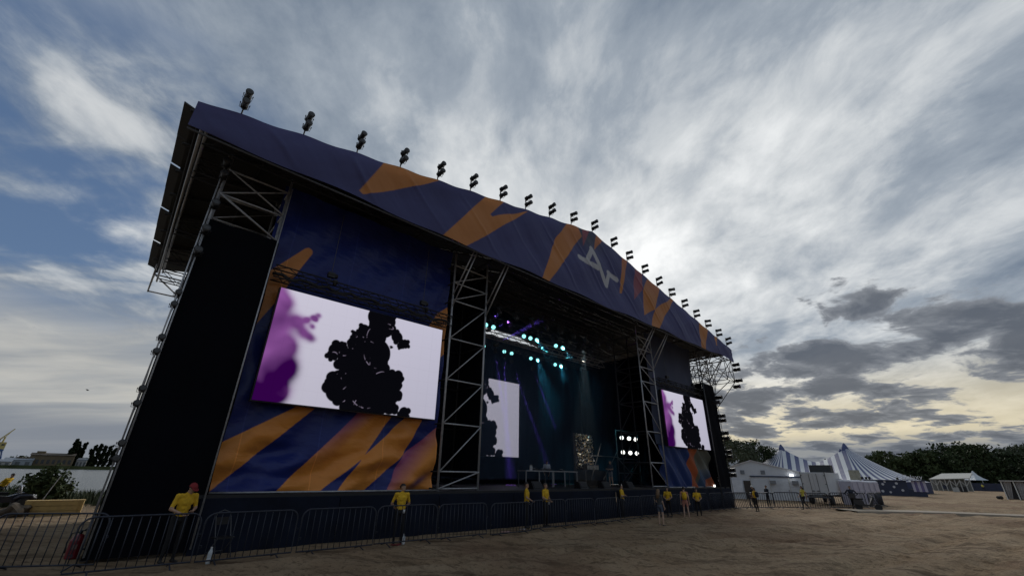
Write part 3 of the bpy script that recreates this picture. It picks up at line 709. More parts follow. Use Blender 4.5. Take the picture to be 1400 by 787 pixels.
T1 = tower('scaffold tower wrapped in black cloth at the river end of the stage, top bays bare', -2.36, -0.32, 0.0, 2.05, 0.0, 12.6, [0.3, 2.1, 4.0, 5.9, 7.8, 9.8, 10.9, 11.95], 1, 9.77, cross=9.0, struts=False, backing=False, shaded_back=False)
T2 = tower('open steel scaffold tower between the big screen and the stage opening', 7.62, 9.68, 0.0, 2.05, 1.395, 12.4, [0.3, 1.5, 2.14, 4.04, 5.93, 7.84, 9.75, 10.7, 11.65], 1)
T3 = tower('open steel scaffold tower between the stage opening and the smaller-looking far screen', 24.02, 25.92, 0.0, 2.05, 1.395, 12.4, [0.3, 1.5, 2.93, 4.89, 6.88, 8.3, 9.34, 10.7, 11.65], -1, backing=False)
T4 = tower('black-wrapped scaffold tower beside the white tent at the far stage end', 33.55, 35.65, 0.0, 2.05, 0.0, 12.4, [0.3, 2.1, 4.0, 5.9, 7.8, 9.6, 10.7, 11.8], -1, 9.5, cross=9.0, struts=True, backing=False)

# outrigger lattices that carry the roof corners beyond the end towers
def outrigger(label, sa, sb, full):
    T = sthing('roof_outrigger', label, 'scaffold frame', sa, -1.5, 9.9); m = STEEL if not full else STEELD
    def tb(a, b, r=0.03): part('tube', MB().tube([(a[0] - sa, a[1] + 1.5, a[2] - 9.9), (b[0] - sa, b[1] + 1.5, b[2] - 9.9)], r, 6), m, T, True)
    ts = [-1.5, 0.2, 2.0, 4.0] if full else [-1.5]
    for t in ts:
        tb((sa, t, 9.95), (sb, t, 9.95)); tb((sa, t, 11.9), (sb, t, 11.9)); tb((sa, t, 9.9), (sa, t, 11.95)); tb((sb, t, 9.9), (sb, t, 11.95)); tb((sa, t, 9.95), (sb, t, 11.9)); tb((sb, t, 9.95), (sa, t, 11.9))
    if full:
        for i in range(3):
            a, b = ts[i], ts[i + 1]
            for s in (sa, sb):
                tb((s, a, 9.95), (s, b, 11.9)); tb((s, b, 9.95), (s, a, 11.9)); tb((s, a, 9.95), (s, b, 9.95)); tb((s, a, 10.9), (s, b, 10.9))
    e = 35.7 if full else -2.36
    tb((sb, -1.5, 9.95), (e, 0.0, 7.4), 0.035); tb((sa + (sb - sa) * .35, -1.5, 9.95), (e, 0.0, 8.6), 0.035)
    if full: tb((sb, 0.2, 9.95), (e, 0.2, 7.6), 0.035); tb((sb, 2.0, 9.95), (e, 2.0, 7.6), 0.035)
outrigger('lattice of thin tubes under the roof corner beside the white tent', 35.75, 37.35, True)

# ---- flood lamps on the roof edge and down the end towers
HEAD_MESH = None
def lamp_meshes():
    h = MB(); h.lathe([(0.07, 0.30), (0.12, 0.24), (0.135, 0.05), (0.15, -0.20), (0.165, -0.24), (0.165, -0.30), (0.14, -0.305)], (0, 0, 0), (0, 1, 0), 12)
    for i in range(4): h.lathe([(0.155, 0), (0.155, 0.02)], (0, 0.08 + 0.045 * i, 0), (0, 1, 0), 10)
    y = MB(); y.tube([(-0.185, 0, 0), (-0.185, 0.1, -0.16), (0.185, 0.1, -0.16), (0.185, 0, 0)], 0.016, 5)
    for sx in (-1, 1): y.lathe([(0.04, 0), (0.04, 0.04)], (sx * 0.17, 0, 0), (sx, 0, 0), 8)
    l = MB(); l.lathe([(0.13, 0), (0.10, 0.015)], (0, -0.308, 0), (0, -1, 0), 12)
    return h.mesh('lamp_head', LAMPB), y.mesh('yoke', LAMPB), l.mesh('lens', LENS)
HM, YM, LM = lamp_meshes()
def flood(label, s, t, z, group, post=0.95, hs=((0.36, 0.05), (0.78, 0.05)), side=0.12, tilt=0.0):
    T = sthing('floodlight', label, 'floodlight', s, t, z, group)
    if post: part('post', MB().tube([(0, 0, -0.25), (0, 0, post)], 0.028, 6), LAMPB, T, True)
    for dz, dy in hs:
        hd = obj('lamp_head', HM, T, (side * 0.0, dy - 0.28, dz)); hd.rotation_euler = (tilt, 0, 0); hd.scale = (0.74, 0.85, 0.74)
        obj('yoke', YM, hd); obj('lens', LM, hd)
        part('bracket', MB().tube([(0, 0, dz - 0.15), (0, dy - 0.2, dz - 0.15)], 0.02, 5), LAMPB, T)
    return T
for i, s in enumerate(LAMP_S):
    flood('pair of black floodlights on the roof edge, %s from the river end' % ORD[i], s, FT + 0.12, float(top_z(s)) + 0.0, 'floodlights along the roof edge', 0.92, tilt=R([8, 4, -6, 10, 0, 3][i % 6]))
def wall_flood(s, t, z, label, group, sgn, sc=1.0):
    T = sthing('floodlight', label, 'floodlight', s, t, z, group)
    hd = obj('lamp_head', HM, T, (0.30 * sgn, -0.22 * sc, 0)); hd.scale = (sc, sc, sc); obj('yoke', YM, hd); obj('lens', LM, hd)
    part('bracket', MB().tube([(0, 0, 0), (0.3 * sgn, -0.1, -0.16)], 0.022, 5), LAMPB, T)
for i, z in enumerate((2.3, 2.68, 3.7, 4.1, 5.16, 5.58, 6.62, 7.0)):
    wall_flood(35.8, -0.05, z, 'black floodlight on the black tower beside the white tent, %s from the ground' % ORD[i], 'floodlights down the far end tower', 1)
    wall_flood(-2.5, -0.05, z, 'black floodlight on the black tower at the river end, %s from the ground' % ORD[i], 'floodlights down the river end tower', 0.1, 0.55)
for i, (s, z) in enumerate(((37.5, 11.55), (37.5, 11.1), (37.45, 10.1), (36.7, 9.45), (34.9, 8.4), (34.2, 7.9))):
    wall_flood(s - 0.1, -1.5 if z > 9 else -0.5, z, 'black floodlight on the lattice below the far roof corner, %s from the top' % ORD[i], 'floodlights on the far outrigger', 1)
for i, (s, z) in enumerate(((-2.55, 11.9), (-2.5, 11.4), (-2.45, 10.2), (-2.45, 9.2), (-2.45, 8.4))):
    wall_flood(s, -0.25, z, 'black floodlight on the bare top of the river end tower, %s from the top' % ORD[i], 'floodlights on the bare tower top', 0.2, 0.75)

# ---- printed banners behind the screens
BL = np.array([0.014, 0.025, 0.145]); BO = np.array([0.66, 0.25, 0.05]); BP = np.array([0.27, 0.065, 0.17])
def build_left_banner():
    s0, s1, z0, z1, t = -0.40, 7.74, 1.46, 12.6, 0.35
    T = sthing('printed_banner', 'large blue and orange printed banner behind the nearer side screen', 'banner', s0, t, z0)
    A = [(-0.6, 1.3), (-0.6, 2.55), (-0.31, 2.73), (1.71, 4.08), (3.6, 5.6), (4.2, 5.6), (2.41, 4.12), (-0.05, 1.49), (-0.3, 1.3)]
    Cc = [(1.6, 1.3), (1.74, 1.47), (3.98, 4.05), (5.5, 6.2), (6.2, 5.6), (5.46, 4.08), (4.63, 2.7), (4.53, 2.55), (3.16, 1.44), (3.0, 1.3)]
    Dd = [(3.6, 1.3), (3.71, 1.43), (4.56, 2.62), (5.94, 3.99), (7.2, 5.2), (6.87, 4.07), (6.3, 2.76), (6.05, 2.52), (4.84, 1.42), (4.7, 1.3)]
    Ff = [(7.9, 4.02), (7.75, 3.91), (6.3, 2.76), (6.07, 2.37), (5.63, 1.41), (5.58, 1.3), (7.9, 1.3)]
    G = [(0.85, 10.2), (0.95, 10.27), (1.05, 10.26), (1.14, 10.2), (1.16, 10.08), (0.8, 9.14), (0.29, 7.66), (-0.34, 6.2), (-0.6, 5.7), (-0.6, 8.3), (-0.3, 8.64)]
    Hh = [(7.2, 9.1), (7.9, 9.72), (7.9, 7.35), (7.52, 6.98), (6.65, 8.11)]
    def pos(u, v):
        s = s0 + u * (s1 - s0); z = z0 + v * (z1 - z0); lo = np.clip((4.6 - z) / 3, 0, 1)
        y = 0.17 * np.sin(s * 2.6 - z * 3.2) * (0.3 + lo) * (fbm(s * 0.4, z * 0.4, 4) + 0.2) + 0.05 * np.sin(s * 0.8 + z * 2.6) * lo + 0.15 * np.sin(z * 7.5 - s * 1.1 + 2.2 * np.sin(s * 0.9)) * lo * np.clip(fbm(s * 0.7, z * 0.9, 44) * 2 - 0.6, 0, 1) + 0.07 * (fbm(s * 0.9 + z * 0.7, z * 1.6, 6) - 0.5) + 0.02 * np.sin(s * 7 + 3 * np.sin(z))
        return s - s0, y, z - z0
    def col(u, v):
        s = s0 + u * (s1 - s0); z = z0 + v * (z1 - z0); c = BL * (0.8 + 0.5 * fbm(s * 0.5, z * 0.5, 1)[..., None]) * np.ones(s.shape + (1,))
        for p, tint in ((A, 0), (Cc, 1), (Dd, 0), (Ff, 2), (G, 3), (Hh, 3)):
            m = in_poly(s, z, p)[..., None]; k = BO * np.ones(s.shape + (1,))
            if tint == 1: w = np.clip(1 - np.abs((s - 1.75) * 1.15 - (z - 1.47)) / 0.9, 0, 1) * np.clip((z - 2.2) / 1.6, 0, 1); k = k * (1 - w[..., None]) + BP * w[..., None]
            if tint == 2:
                w = np.clip(1 - np.abs((z - 1.4) - (s - 5.3) * 1.15) / 1.1, 0, 1)[..., None]; k = k * (1 - w) + BP * w
                w = np.exp(-((s - 7.0) / 0.5) ** 2 - ((z - 1.75 - (s - 7) * .5) / 0.16) ** 2)[..., None]; k = k * (1 - .8 * w) + BL * .8 * w
            if tint == 3: k = k * np.array([0.8, 0.85, 1.2])
            if p is A: w = np.clip((2.0 - z) / 1.2, 0, 1)[..., None] * np.clip((0.8 - s), 0, 1)[..., None]; k = k * (1 - .4 * w) + np.array([0.33, 0.06, 0.04]) * .4 * w
            c = np.where(m, k, c)
        seam = (np.abs((s - 0.35) % 2.45) < 0.022)[..., None]; c = np.where(seam, c * 1.35 + 0.006, c)
        return c
    colour_grid('cloth', 290, 400, lambda u, v: (lambda q: (q[0], q[1] + 0.22, q[2]))(pos(u, v)), col, mat_attr('banner_print', 0.34, bump=0.5), T)
    part('hem_pipe', MB().tube([(-0.02, -0.06, -0.02), (s1 - s0 + 0.02, -0.06, -0.02)], 0.03, 6), STEEL, T, True)
build_left_banner()
def build_right_banner():
    s0, s1, z0, z1, t = 25.95, 33.45, 1.46, 4.15, 0.3
    T = sthing('printed_banner', 'slack blue, red and grey-green banner under the far side screen', 'banner', s0, t, z0)
    def pos(u, v):
        s = s0 + u * (s1 - s0); z = z0 + v * (z1 - z0)
        y = 0.13 * np.sin(s * 3.1 + z * 3.6 + 1.5 * np.sin(s * .6)) * (0.5 + fbm(s * 0.5, z * 0.6, 4)) + 0.05 * np.sin(s * 7 + z * 6)
        return s - s0, y, z - z0 - 0.06 * np.sin(u * math.pi) * (1 - v)
    def col(u, v):
        s = s0 + u * (s1 - s0); z = z0 + v * (z1 - z0); c = np.array([0.025, 0.05, 0.17]) * np.ones(s.shape + (1,))
        c = np.where((u > 0.53)[..., None], np.array([0.36, 0.10, 0.045]), c); c = np.where((u > 0.685 + 0.02 * np.sin(z * 2))[..., None], np.array([0.12, 0.125, 0.105]), c)
        c = np.where(((u > 0.7) & (v < 0.36 + 0.1 * np.sin(u * 9)))[..., None], np.array([0.05, 0.09, 0.17]), c)
        c = np.where(((u - 0.78) * 1.6 > v)[..., None] & (u > 0.80)[..., None] & (v < 0.42 + 0 * u)[..., None], np.array([0.40, 0.12, 0.06]), c)
        pale = np.exp(-((u - 0.86) / 0.08) ** 2 - ((v - 0.5) / 0.18) ** 2)[..., None]; return c * (1 - 0.5 * pale) + np.array([0.35, 0.37, 0.36]) * 0.5 * pale
    colour_grid('cloth', 160, 60, pos, col, mat_attr('banner_print_far', 0.45, translucent=0.25), T)
    part('hem_pipe', MB().tube([(0, -0.05, -0.03), (s1 - s0, -0.05, -0.03)], 0.03, 6), STEEL, T, True)
    lm = part('work_light', MB().box((s1 - s0 - 0.05, -0.15, 0.03), (0.16, 0.1, 0.16)), WHITEL, T)
    U = sthing('upper_banner', 'plain dusty blue cloth above the far side screen', 'banner', 25.95, 0.5, 4.2)
    def pos2(u, v):
        s = u * 7.4; z = v * 8.3; return s, 0.05 * np.sin(s * 2.2 + z * .8) + 0.05 * np.sin(z * 1.3), z
    colour_grid('cloth', 60, 60, pos2, lambda u, v: np.array([0.085, 0.10, 0.16]) * (0.8 + 0.5 * fbm(u * 6, v * 6, 3)[..., None]) * np.ones(u.shape + (1,)), mat_attr('banner_print_upper', 0.6, translucent=0.5), U)
    Nn = sthing('mesh_cloth', 'grey see-through mesh cloth beside the lattice under the far roof corner', 'mesh cloth', 33.5, 2.3, 9.0)
    m = bpy.data.materials.new('grey_mesh'); m.use_nodes = True; k = NT(m.node_tree); b = m.node_tree.nodes['Principled BSDF']; b.inputs['Base Color'].default_value = (0.12, 0.13, 0.15, 1); b.inputs['Roughness'].default_value = 0.9
    tcx = k.new('ShaderNodeTexCoord').outputs['Object']; k.put(b.inputs['Alpha'], k.lin(k.noise(tcx, 2.5, 4), 0.3, 0.7, 0.55, 0.8))
    colour_grid('cloth', 24, 30, lambda u, v: (u * 2.2, 0.05 * np.sin(u * 9 + v * 3), v * 3.2), None, m, Nn)
build_right_banner()

# ---- LED screens
INK = [(0.541, 0.95, 0.076), (0.619, 0.94, 0.052), (0.545, 0.76, 0.088), (0.6, 0.845, 0.065), (0.472, 0.782, 0.047), (0.445, 0.7, 0.047), (0.416, 0.732, 0.019), (0.682, 0.792, 0.047), (0.74, 0.737, 0.037), (0.709, 0.705, 0.029), (0.668, 0.82, 0.029), (0.653, 0.675, 0.013), (0.563, 0.583, 0.112), (0.505, 0.562, 0.108), (0.407, 0.627, 0.029), (0.337, 0.525, 0.053), (0.319, 0.48, 0.035), (0.37, 0.555, 0.039), (0.365, 0.402, 0.037), (0.472, 0.435, 0.105), (0.583, 0.487, 0.081), (0.394, 0.227, 0.094), (0.381, 0.152, 0.071), (0.458, 0.135, 0.091), (0.348, 0.27, 0.047), (0.538, 0.225, 0.142), (0.626, 0.285, 0.112), (0.706, 0.345, 0.062), (0.695, 0.185, 0.063), (0.722, 0.39, 0.042), (0.619, 0.095, 0.091), (0.531, 0.06, 0.081), (0.692, 0.073, 0.056), (0.788, 0.032, 0.043), (0.515, 0.002, 0.045)]
PUR = [(0.039, 0.872, 0.059), (0.127, 0.708, 0.047), (0.165, 0.745, 0.024), (0.19, 0.785, 0.022), (0.213, 0.823, 0.021), (0.205, 0.77, 0.02), (0.195, 0.70, 0.02), (0.2, 0.587, 0.035), (0.16, 0.62, 0.04), (0.062, 0.698, 0.082), (0.059, 0.497, 0.094), (0.101, 0.46, 0.059), (0.083, 0.247, 0.1), (0.066, 0.112, 0.106), (0.108, 0.057, 0.059), (0.05, 0.045, 0.071), (0.13, 0.3, 0.06)]
def _lobes():
    rng = np.random.RandomState(77); out = []
    for a, b, r in INK:
        out.append((a, b, r))
        for q in range(3):
            an = rng.rand() * 6.283; rr = r * rng.uniform(0.42, 0.6); out.append((a + math.cos(an) * r * 0.7, b + math.sin(an) * r * 1.73 * 0.7, rr))
    return out
LOBES = _lobes()
def ink_picture(u, v):
    x = u * 1.73; y = v
    wx = x + 0.012 * (fbm(x * 9, y * 9, 1) - 0.5); wy = y + 0.012 * (fbm(x * 9, y * 9, 3) - 0.5)
    sh = np.clip((0.55 - v) * 0.4, -0.2, 0.3)
    bgc = np.stack([0.60 - 0.07 * u + 0 * v, 0.575 - 0.06 * u + 0.0 * v, 0.685 - 0.05 * u], -1) * (0.86 + 0.14 * v[..., None])
    # blurred violet smoke on the left
    d = np.zeros(u.shape); bx = x + 0.05 * (fbm(x * 4, y * 4, 51) - 0.5); by = y + 0.05 * (fbm(x * 4, y * 4, 52) - 0.5)
    for a, b, r in PUR: d = d + 1.1 * np.exp(-((bx - a * 1.73) ** 2 + (by - b) ** 2) / (2 * (r * 0.99) ** 2))
    d = d + 1.2 * np.exp(-(u / 0.045) ** 2) * np.clip(v * 2, 0.6, 1)
    d = np.clip((d - 0.05) / 1.35, 0, 1); d = d * d * (3 - 2 * d)
    pn = fbm(bx * 3.0 + 0.3 * np.sin(by * 7), by * 2.2, 12, 3) * 1.1; lightp = np.stack([0.40 + 0 * u, 0.14 + 0 * u, 0.47 + 0 * u], -1); darkp = np.array([0.03, 0.0, 0.06])
    k = np.clip(2.2 * (pn - 0.36) + 0.55 * (v - 0.45) + 0.25 * (1 - d), 0, 1)[..., None]; c = bgc * (1 - d[..., None]) + (darkp * (1 - k) + lightp * k) * d[..., None]
    # sharp black ink cloud
    f = np.full(u.shape, 9.0); own = np.full(u.shape, -1); 
    for i, (a, b, r) in enumerate(LOBES):
        q = np.hypot(wx - a * 1.73, wy - b) - r * 1.73 * 0.82 
        own = np.where(q < f, i, own); f = np.minimum(f, q)
    neck = in_poly(u, v, [(0.485, 1.01), (0.665, 1.01), (0.60, 0.78), (0.50, 0.78)]); ins = (f < 0) | neck
    edge = np.clip(-f / 0.006, 0, 1); edge = np.where(neck, 1, edge)[..., None]
    c = c * (1 - edge) + np.array([0.0015, 0.0015, 0.003]) * edge
    # glints: thin bright curls inside
    ring = np.zeros(u.shape)
    for i, (a, b, r) in enumerate(INK):
        q = np.hypot(wx - a * 1.73 - 0.02, wy - b + 0.015) - r * 1.73 * 0.72; an = np.arctan2(wy - b, wx - a * 1.73); w = np.clip(np.sin(an * 1.0 + i * 2.4) * 3 - 2.2, 0, 1) * (f < -0.035)
        ring = np.maximum(ring, np.clip(1 - np.abs(q) / 0.005, 0, 1) * w)
    ring *= (fbm(x * 14, y * 14, 40) > 0.56); c = np.where(ins[..., None], c + ring[..., None] * np.array([0.36, 0.30, 0.42]), c)
    joint = ((np.abs((u * 14) % 1 - 0.5) > 0.488) | (np.abs((v * 8) % 1 - 0.5) > 0.488))[..., None]; c = np.where(joint, c * 0.93, c)   # seams between the LED tiles
    return np.clip(c, 0, 1)
SCREEN = mat_attr('led_picture', 0.35, emit=0.80)
def screen(label, s0, s1, t, z0, z1, nx, ny, crop=(0, 1), nm='led_screen', strg=None):
    T = sthing(nm, label, 'video screen', s0, t, z0); w = s1 - s0; h = z1 - z0
    part('cabinet', MB().box((w / 2, 0.16, h / 2), (w + 0.06, 0.2, h + 0.06)), LAMPB, T)
    colour_grid('picture', nx, ny, lambda u, v: (u * w, -0.0 * u, v * h), lambda u, v: ink_picture(crop[0] + u * (crop[1] - crop[0]), v), strg or SCREEN, T, False)
    return T
screen('wide LED screen with violet smoke and black ink cloud on the blue and orange banner', 0.27, 7.2, 0.0, 4.15, 8.12, 420, 240)
screen('LED screen with an ink cloud above the slack far banner', 26.75, 33.55, 0.0, 4.1, 8.05, 220, 128)
screen('LED screen with a black ink edge at the back of the stage', 11.9, 21.75, 10.3, 3.3, 9.1, 260, 150, strg=mat_attr('led_picture_dim', 0.35, emit=0.55))

# ---- hanging trusses over the side screens, with chain hoists
def side_truss(label, s0, s1, z):
    T = sthing('lighting_truss', label, 'truss', 0, 0, 0); T.location = S(s0, -0.1, z)
    lattice_truss(T, 0, s1 - s0, 0.0, 0.0, 0.46, 0.42, 0.42, ALU_AND_SHADE, 0.026)
    part('cable_bundle', MB().tube([((s1 - s0) * i / 24, 0.2 + 0.04 * math.sin(i), 0.18 + 0.07 * math.sin(i * 2.3)) for i in range(25)], 0.06, 6), LAMPB, T, True)
    rng = random.Random(5)
    for i in range(12): x = rng.uniform(0.3, s1 - s0 - 0.3); part('cable_loop', MB().tube([(x, 0.1, 0.05), (x + 0.12, 0.0, -0.22), (x + 0.3, 0.1, 0.03)], 0.014, 4), LAMPB, T)
side_truss('black lighting truss above the nearer side screen', -0.1, 7.65, 8.42)
side_truss('black lighting truss above the far side screen', 26.2, 33.6, 8.42)
def hoist(s, lab):
    T = sthing('chain_hoist', lab, 'chain hoist', s, 0.1, 8.95, None)
    mb = MB(); mb.box((0, 0, 0.24), (0.26, 0.18, 0.2)); mb.lathe([(0.07, -0.2), (0.1, -0.17), (0.1, 0.17), (0.07, 0.2)], (0.05, 0, 0.24), (1, 0, 0), 10); part('motor', mb, LAMPB, T)
    part('hook', MB().tube([(0, 0, 0.13), (0, 0, 0.0), (0.06, 0, -0.05), (0.1, 0, 0.0)], 0.02, 5), STEELD, T); part('chain', MB().tube([(0, 0, 0.4), (0, 0, 3.1)], 0.012, 5), STEELD, T); part('chain_bag', MB().lathe([(0.06, 0), (0.09, 0.08), (0.1, 0.22)], (0.2, 0, -0.15), (0, 0, 1), 8), LAMPB, T)
hoist(1.9, 'black chain hoist over the violet side of the nearer screen'); hoist(6.1, 'black chain hoist over the plain side of the nearer screen'); hoist(28.0, 'black chain hoist near the open tower over the far screen'); hoist(32.3, 'black chain hoist near the black tower over the far screen')

# ---- deck, skirt, drapes
def build_deck():
    T = sthing('stage_deck', 'raised black stage deck with navy skirt to the sand', 'stage deck', -0.35, -0.12, 0)
    part('deck_floor', MB().box((17.8, 5.6, 1.32), (35.8, 11.2, 0.14)), mat('deck_black', (0.012, 0.012, 0.014), 0.6, 0, 0.3, 2), T)
    part('front_rail', MB().box((17.8, -0.03, 1.36), (35.8, 0.05, 0.10)), ALU_AND_SHADE, T)
    n = 9; w = 35.9 / n
    for i in range(n):
        a = i * w
        def pos(u, v, a=a):
            s = a + u * (w - 0.02); z = -0.06 + v * 1.38; y = -0.09 - 0.05 * (1 - v) + 0.035 * np.sin(s * 4.2 + 1.2 * np.sin(s)) * (1.1 - v * 0.7) + 0.05 * (fbm(s * 1.2, z * 1.5, i) - 0.5); return s, y, z
        colour_grid('skirt_panel', 60, 16, pos, None, NAVY_CLOTH, T)
    for i in range(12): part('deck_leg', MB().box((0.6 + i * 3.1, 0.6, 0.6), (0.08, 0.08, 1.28)), STEELD, T)
build_deck()
def drape(label, pts, z0, z1, wave=0.09):
    T = sthing('black_drape', label, 'drape', pts[0][0], pts[0][1], z0); (sa, ta), (sb, tb) = pts; L = math.hypot(sb - sa, tb - ta); nx, ny = -(tb - ta) / L, (sb - sa) / L
    def pos(u, v):
        q = u * L; w = wave * np.sin(q * 5.1 + 1.5 * np.sin(q * 0.7)); return u * (sb - sa) + nx * w, u * (tb - ta) + ny * w, v * (z1 - z0)
    colour_grid('cloth', int(L * 9) + 2, 8, pos, None, BLACK_CLOTH, T)
drape('black drape closing the back of the stage', [(-2.2, 11.4), (35.4, 11.4)], 0.0, 13.25)
drape('black drape at the river side of the stage opening', [(8.0, 2.4), (8.0, 11.2)], 1.4, 12.2)
drape('black drape in the far wing of the stage', [(31.0, 1.6), (31.0, 11.2)], 1.4, 12.2)
def gable_cloth():
    T = sthing('gable_cloth', 'black cloth filling the gable at the back of the stage, a bright gap below it', 'drape', 0.0, 11.5, 13.2)
    def lo(s): return np.where((s > 13.0) & (s < 25.5), 13.85, 13.22)
    colour_grid('cloth', 240, 5, lambda u, v: (-2.2 + u * 37.6, 0.03 * np.sin(u * 90), lo(-2.2 + u * 37.6) + v * np.maximum(0.02, top_z(-2.2 + u * 37.6) - 0.3 - lo(-2.2 + u * 37.6)) - 13.2), None, BLACK_CLOTH, T)
gable_cloth()
drape('black drape hung behind the blue and orange banner', [(-0.2, 2.5), (7.7, 2.5)], 0.2, 12.0)
drape('black drape hung behind the far side screen', [(28.2, 2.7), (33.6, 2.7)], 1.4, 9.0)

# ---- stage lights under the roof
def par_can(label, s, t, z, lens, group, aim=(0, -1, -0.12), scale=0.85, light=None):
    T = sthing('stage_light', label, 'stage light', s, t, z, group); a = Vector(aim).normalized()
    b = MB(); b.lathe([(0.06, -0.20), (0.11, -0.16), (0.15, 0.08), (0.165, 0.1), (0.165, 0.15)], (0, 0, 0), a, 12); part('can', MB_scale(b, scale), LAMPB, T)
    l = MB(); l.lathe([(0.15, 0.152), (0.08, 0.165)], (0, 0, 0), a, 14); part('lens', MB_scale(l, scale), lens, T)
    part('clamp', MB().tube([(0, 0.0, 0.15 * scale), (0, 0, 0.5)], 0.025, 5), LAMPB, T)
    if light:
        col, en, ang, d = light; L = bpy.data.lights.new('lamp_beam', 'SPOT'); L.energy = en; L.color = col; L.spot_size = R(ang); L.spot_blend = 0.35; L.shadow_soft_size = 0.05
        o = bpy.data.objects.new('lamp_beam', L); COL.objects.link(o); o.parent = T; dv = Vector(d).normalized(); o.location = tuple(a * 0.26 * scale); o.rotation_euler = dv.to_track_quat('-Z', 'Y').to_euler()
    return T
def MB_scale(mb, k): mb.v = [(x * k, y * k, z * k) for x, y, z in mb.v]; return mb
CAMD = lambda s, t, z: (-2.69 - s, -15.8 - t, (2.1 - z) * 0.8)
TEAL_C = (0.12, 0.75, 0.9); VIO_C = (0.42, 0.14, 1.0)
for i, s in enumerate((12.1, 12.7, 15.3, 15.9, 16.5, 18.4, 19.1)):
    par_can('teal lit stage light on the front lighting truss, %s from the river side' % ORD[i], s, 3.0, 10.3, TEAL, 'teal lights on the front truss', CAMD(s, 3, 10.3), light=(TEAL_C, 4500, 22, (0.9, 0.2, -0.45)) if i in (6, 4) else None)
for i, s in enumerate((14.9, 16.85, 17.58, 19.6, 20.35, 22.4, 23.1)):
    par_can('teal lit stage light on the rear lighting truss, %s from the river side' % ORD[i], s, 6.7, 10.3, TEAL, 'teal lights on the rear truss', CAMD(s, 6.7, 10.3), light=(TEAL_C, 5000, 30, (0.75, 0.35, -0.75)) if i in (4, 6) else None)
for (s, t, z, aim, a) in ((12.6, 2.6, 9.1, (0.75, -0.1, 0.5), 5), (12.7, 3.4, 11.0, (0.75, 0.0, 0.42), 6), (13.4, 4.4, 10.6, (0.8, 0.1, 0.45), 5), (14.9, 5.4, 9.7, (0.5, 0.3, -1), 4), (15.9, 5.6, 9.6, (0.35, 0.3, -1), 4), (17.2, 6.3, 9.6, (0.75, 0.3, -0.8), 3), (19.6, 6.5, 9.5, (0.8, 0.3, -0.75), 3)):
    par_can('violet moving head light throwing a thin beam through the stage smoke', s, t, z, VIOLETL, 'violet beam lights', aim, 0.9, (VIO_C, 60000, a, aim))
par_can('added warm white stage light brightening the glitter panel', 21.0, 2.6, 10.7, WHITEL, None, (0.4, 0.45, -1.0), 0.9, ((1, 0.9, 0.72), 2600, 20, (0.335, 0.32, -0.98)))  # added lamp, put in to make the glitter panel brighter
def stage_truss(label, t, s0, s1, z, m):
    T = sthing('lighting_truss', label, 'truss', s0, t, z); lattice_truss(T, 0, s1 - s0, 0, 0, 0.45, 0.45, 0.5, m, 0.03)
stage_truss('pale lit front lighting truss inside the stage opening', 3.0, 10.2, 24.0, 9.72, mat('pale_truss', (0.20, 0.19, 0.185), 0.5, 0.3, 0.2, 6))
stage_truss('dark rear lighting truss inside the stage opening', 6.7, 10.2, 27.5, 10.75, ALU_AND_SHADE)
stage_truss('dark upper lighting truss behind the fascia', 1.4, 9.9, 24.2, 11.1, ALU_AND_SHADE)
# unlit moving heads hung in rows from the roof trusses
def moving_head_meshes():
    b = MB(); b.box((0, 0, 0), (0.34, 0.26, 0.16)); y = MB(); y.tube([(-0.17, 0, -0.40), (-0.19, 0, -0.36), (-0.19, 0, -0.10), (0, 0, -0.09), (0.19, 0, -0.10), (0.19, 0, -0.36), (0.17, 0, -0.4)], 0.035, 5)
    h = MB(); h.lathe([(0.08, 0.2), (0.13, 0.12), (0.14, -0.14), (0.11, -0.22)], (0, 0, -0.38), (0, -0.5, -0.85), 10); l = MB(); l.lathe([(0.105, 0.223), (0.06, 0.23)], (0, 0, -0.38), (0, -0.5, -0.85), 10)
    return b.mesh('base', LAMPB), y.mesh('arm', LAMPB), h.mesh('head', mat('head_grey', (0.05, 0.05, 0.055), 0.35, 0.2, 0.3, 9)), l.mesh('lens', LENS)
MH = moving_head_meshes(); rng_h = random.Random(3)
for t, z, ss in ((1.6, 11.1, [10.6 + 1.35 * i for i in range(10)]), (4.6, 11.75, [11 + 1.5 * i for i in range(10)]), (8.6, 11.4, [14 + 1.7 * i for i in range(8)])):
    for s in ss:
        T = sthing('moving_head', 'unlit black moving head light hung under the roof in the stage opening', 'stage light', s, t, z, 'unlit moving heads under the roof')
        T.rotation_euler = (0, 0, ANG + rng_h.uniform(-0.8, 0.8))
        for nm, me in zip(('base', 'arm', 'head', 'lens'), MH): obj(nm, me, T)
        part('clamp', MB().tube([(0, 0, 0.06), (0, 0, 0.35)], 0.03, 5), LAMPB, T)

# smoke hanging in the opening
def build_smoke():
    mb = MB().box((17.0, 5.9, 6.6), (13.6, 9.6, 9.6)); m = bpy.data.materials.new('stage_smoke'); m.use_nodes = True; t = m.node_tree; t.nodes.clear(); k = NT(t)
    v = k.new('ShaderNodeVolumePrincipled'); v.inputs['Color'].default_value = (0.35, 0.55, 0.8, 1); v.inputs['Density'].default_value = 0.018; v.inputs['Anisotropy'].default_value = 0.3
    o = k.new('ShaderNodeOutputMaterial'); k.l.new(v.outputs[0], o.inputs['Volume']); me = mb.mesh('smoke', m)
    ob = obj('stage_smoke', me, None, S(0, 0, 0), ANG); stuff(ob); tag(ob, 'thin blue smoke hanging in the stage opening', 'smoke')
build_smoke()

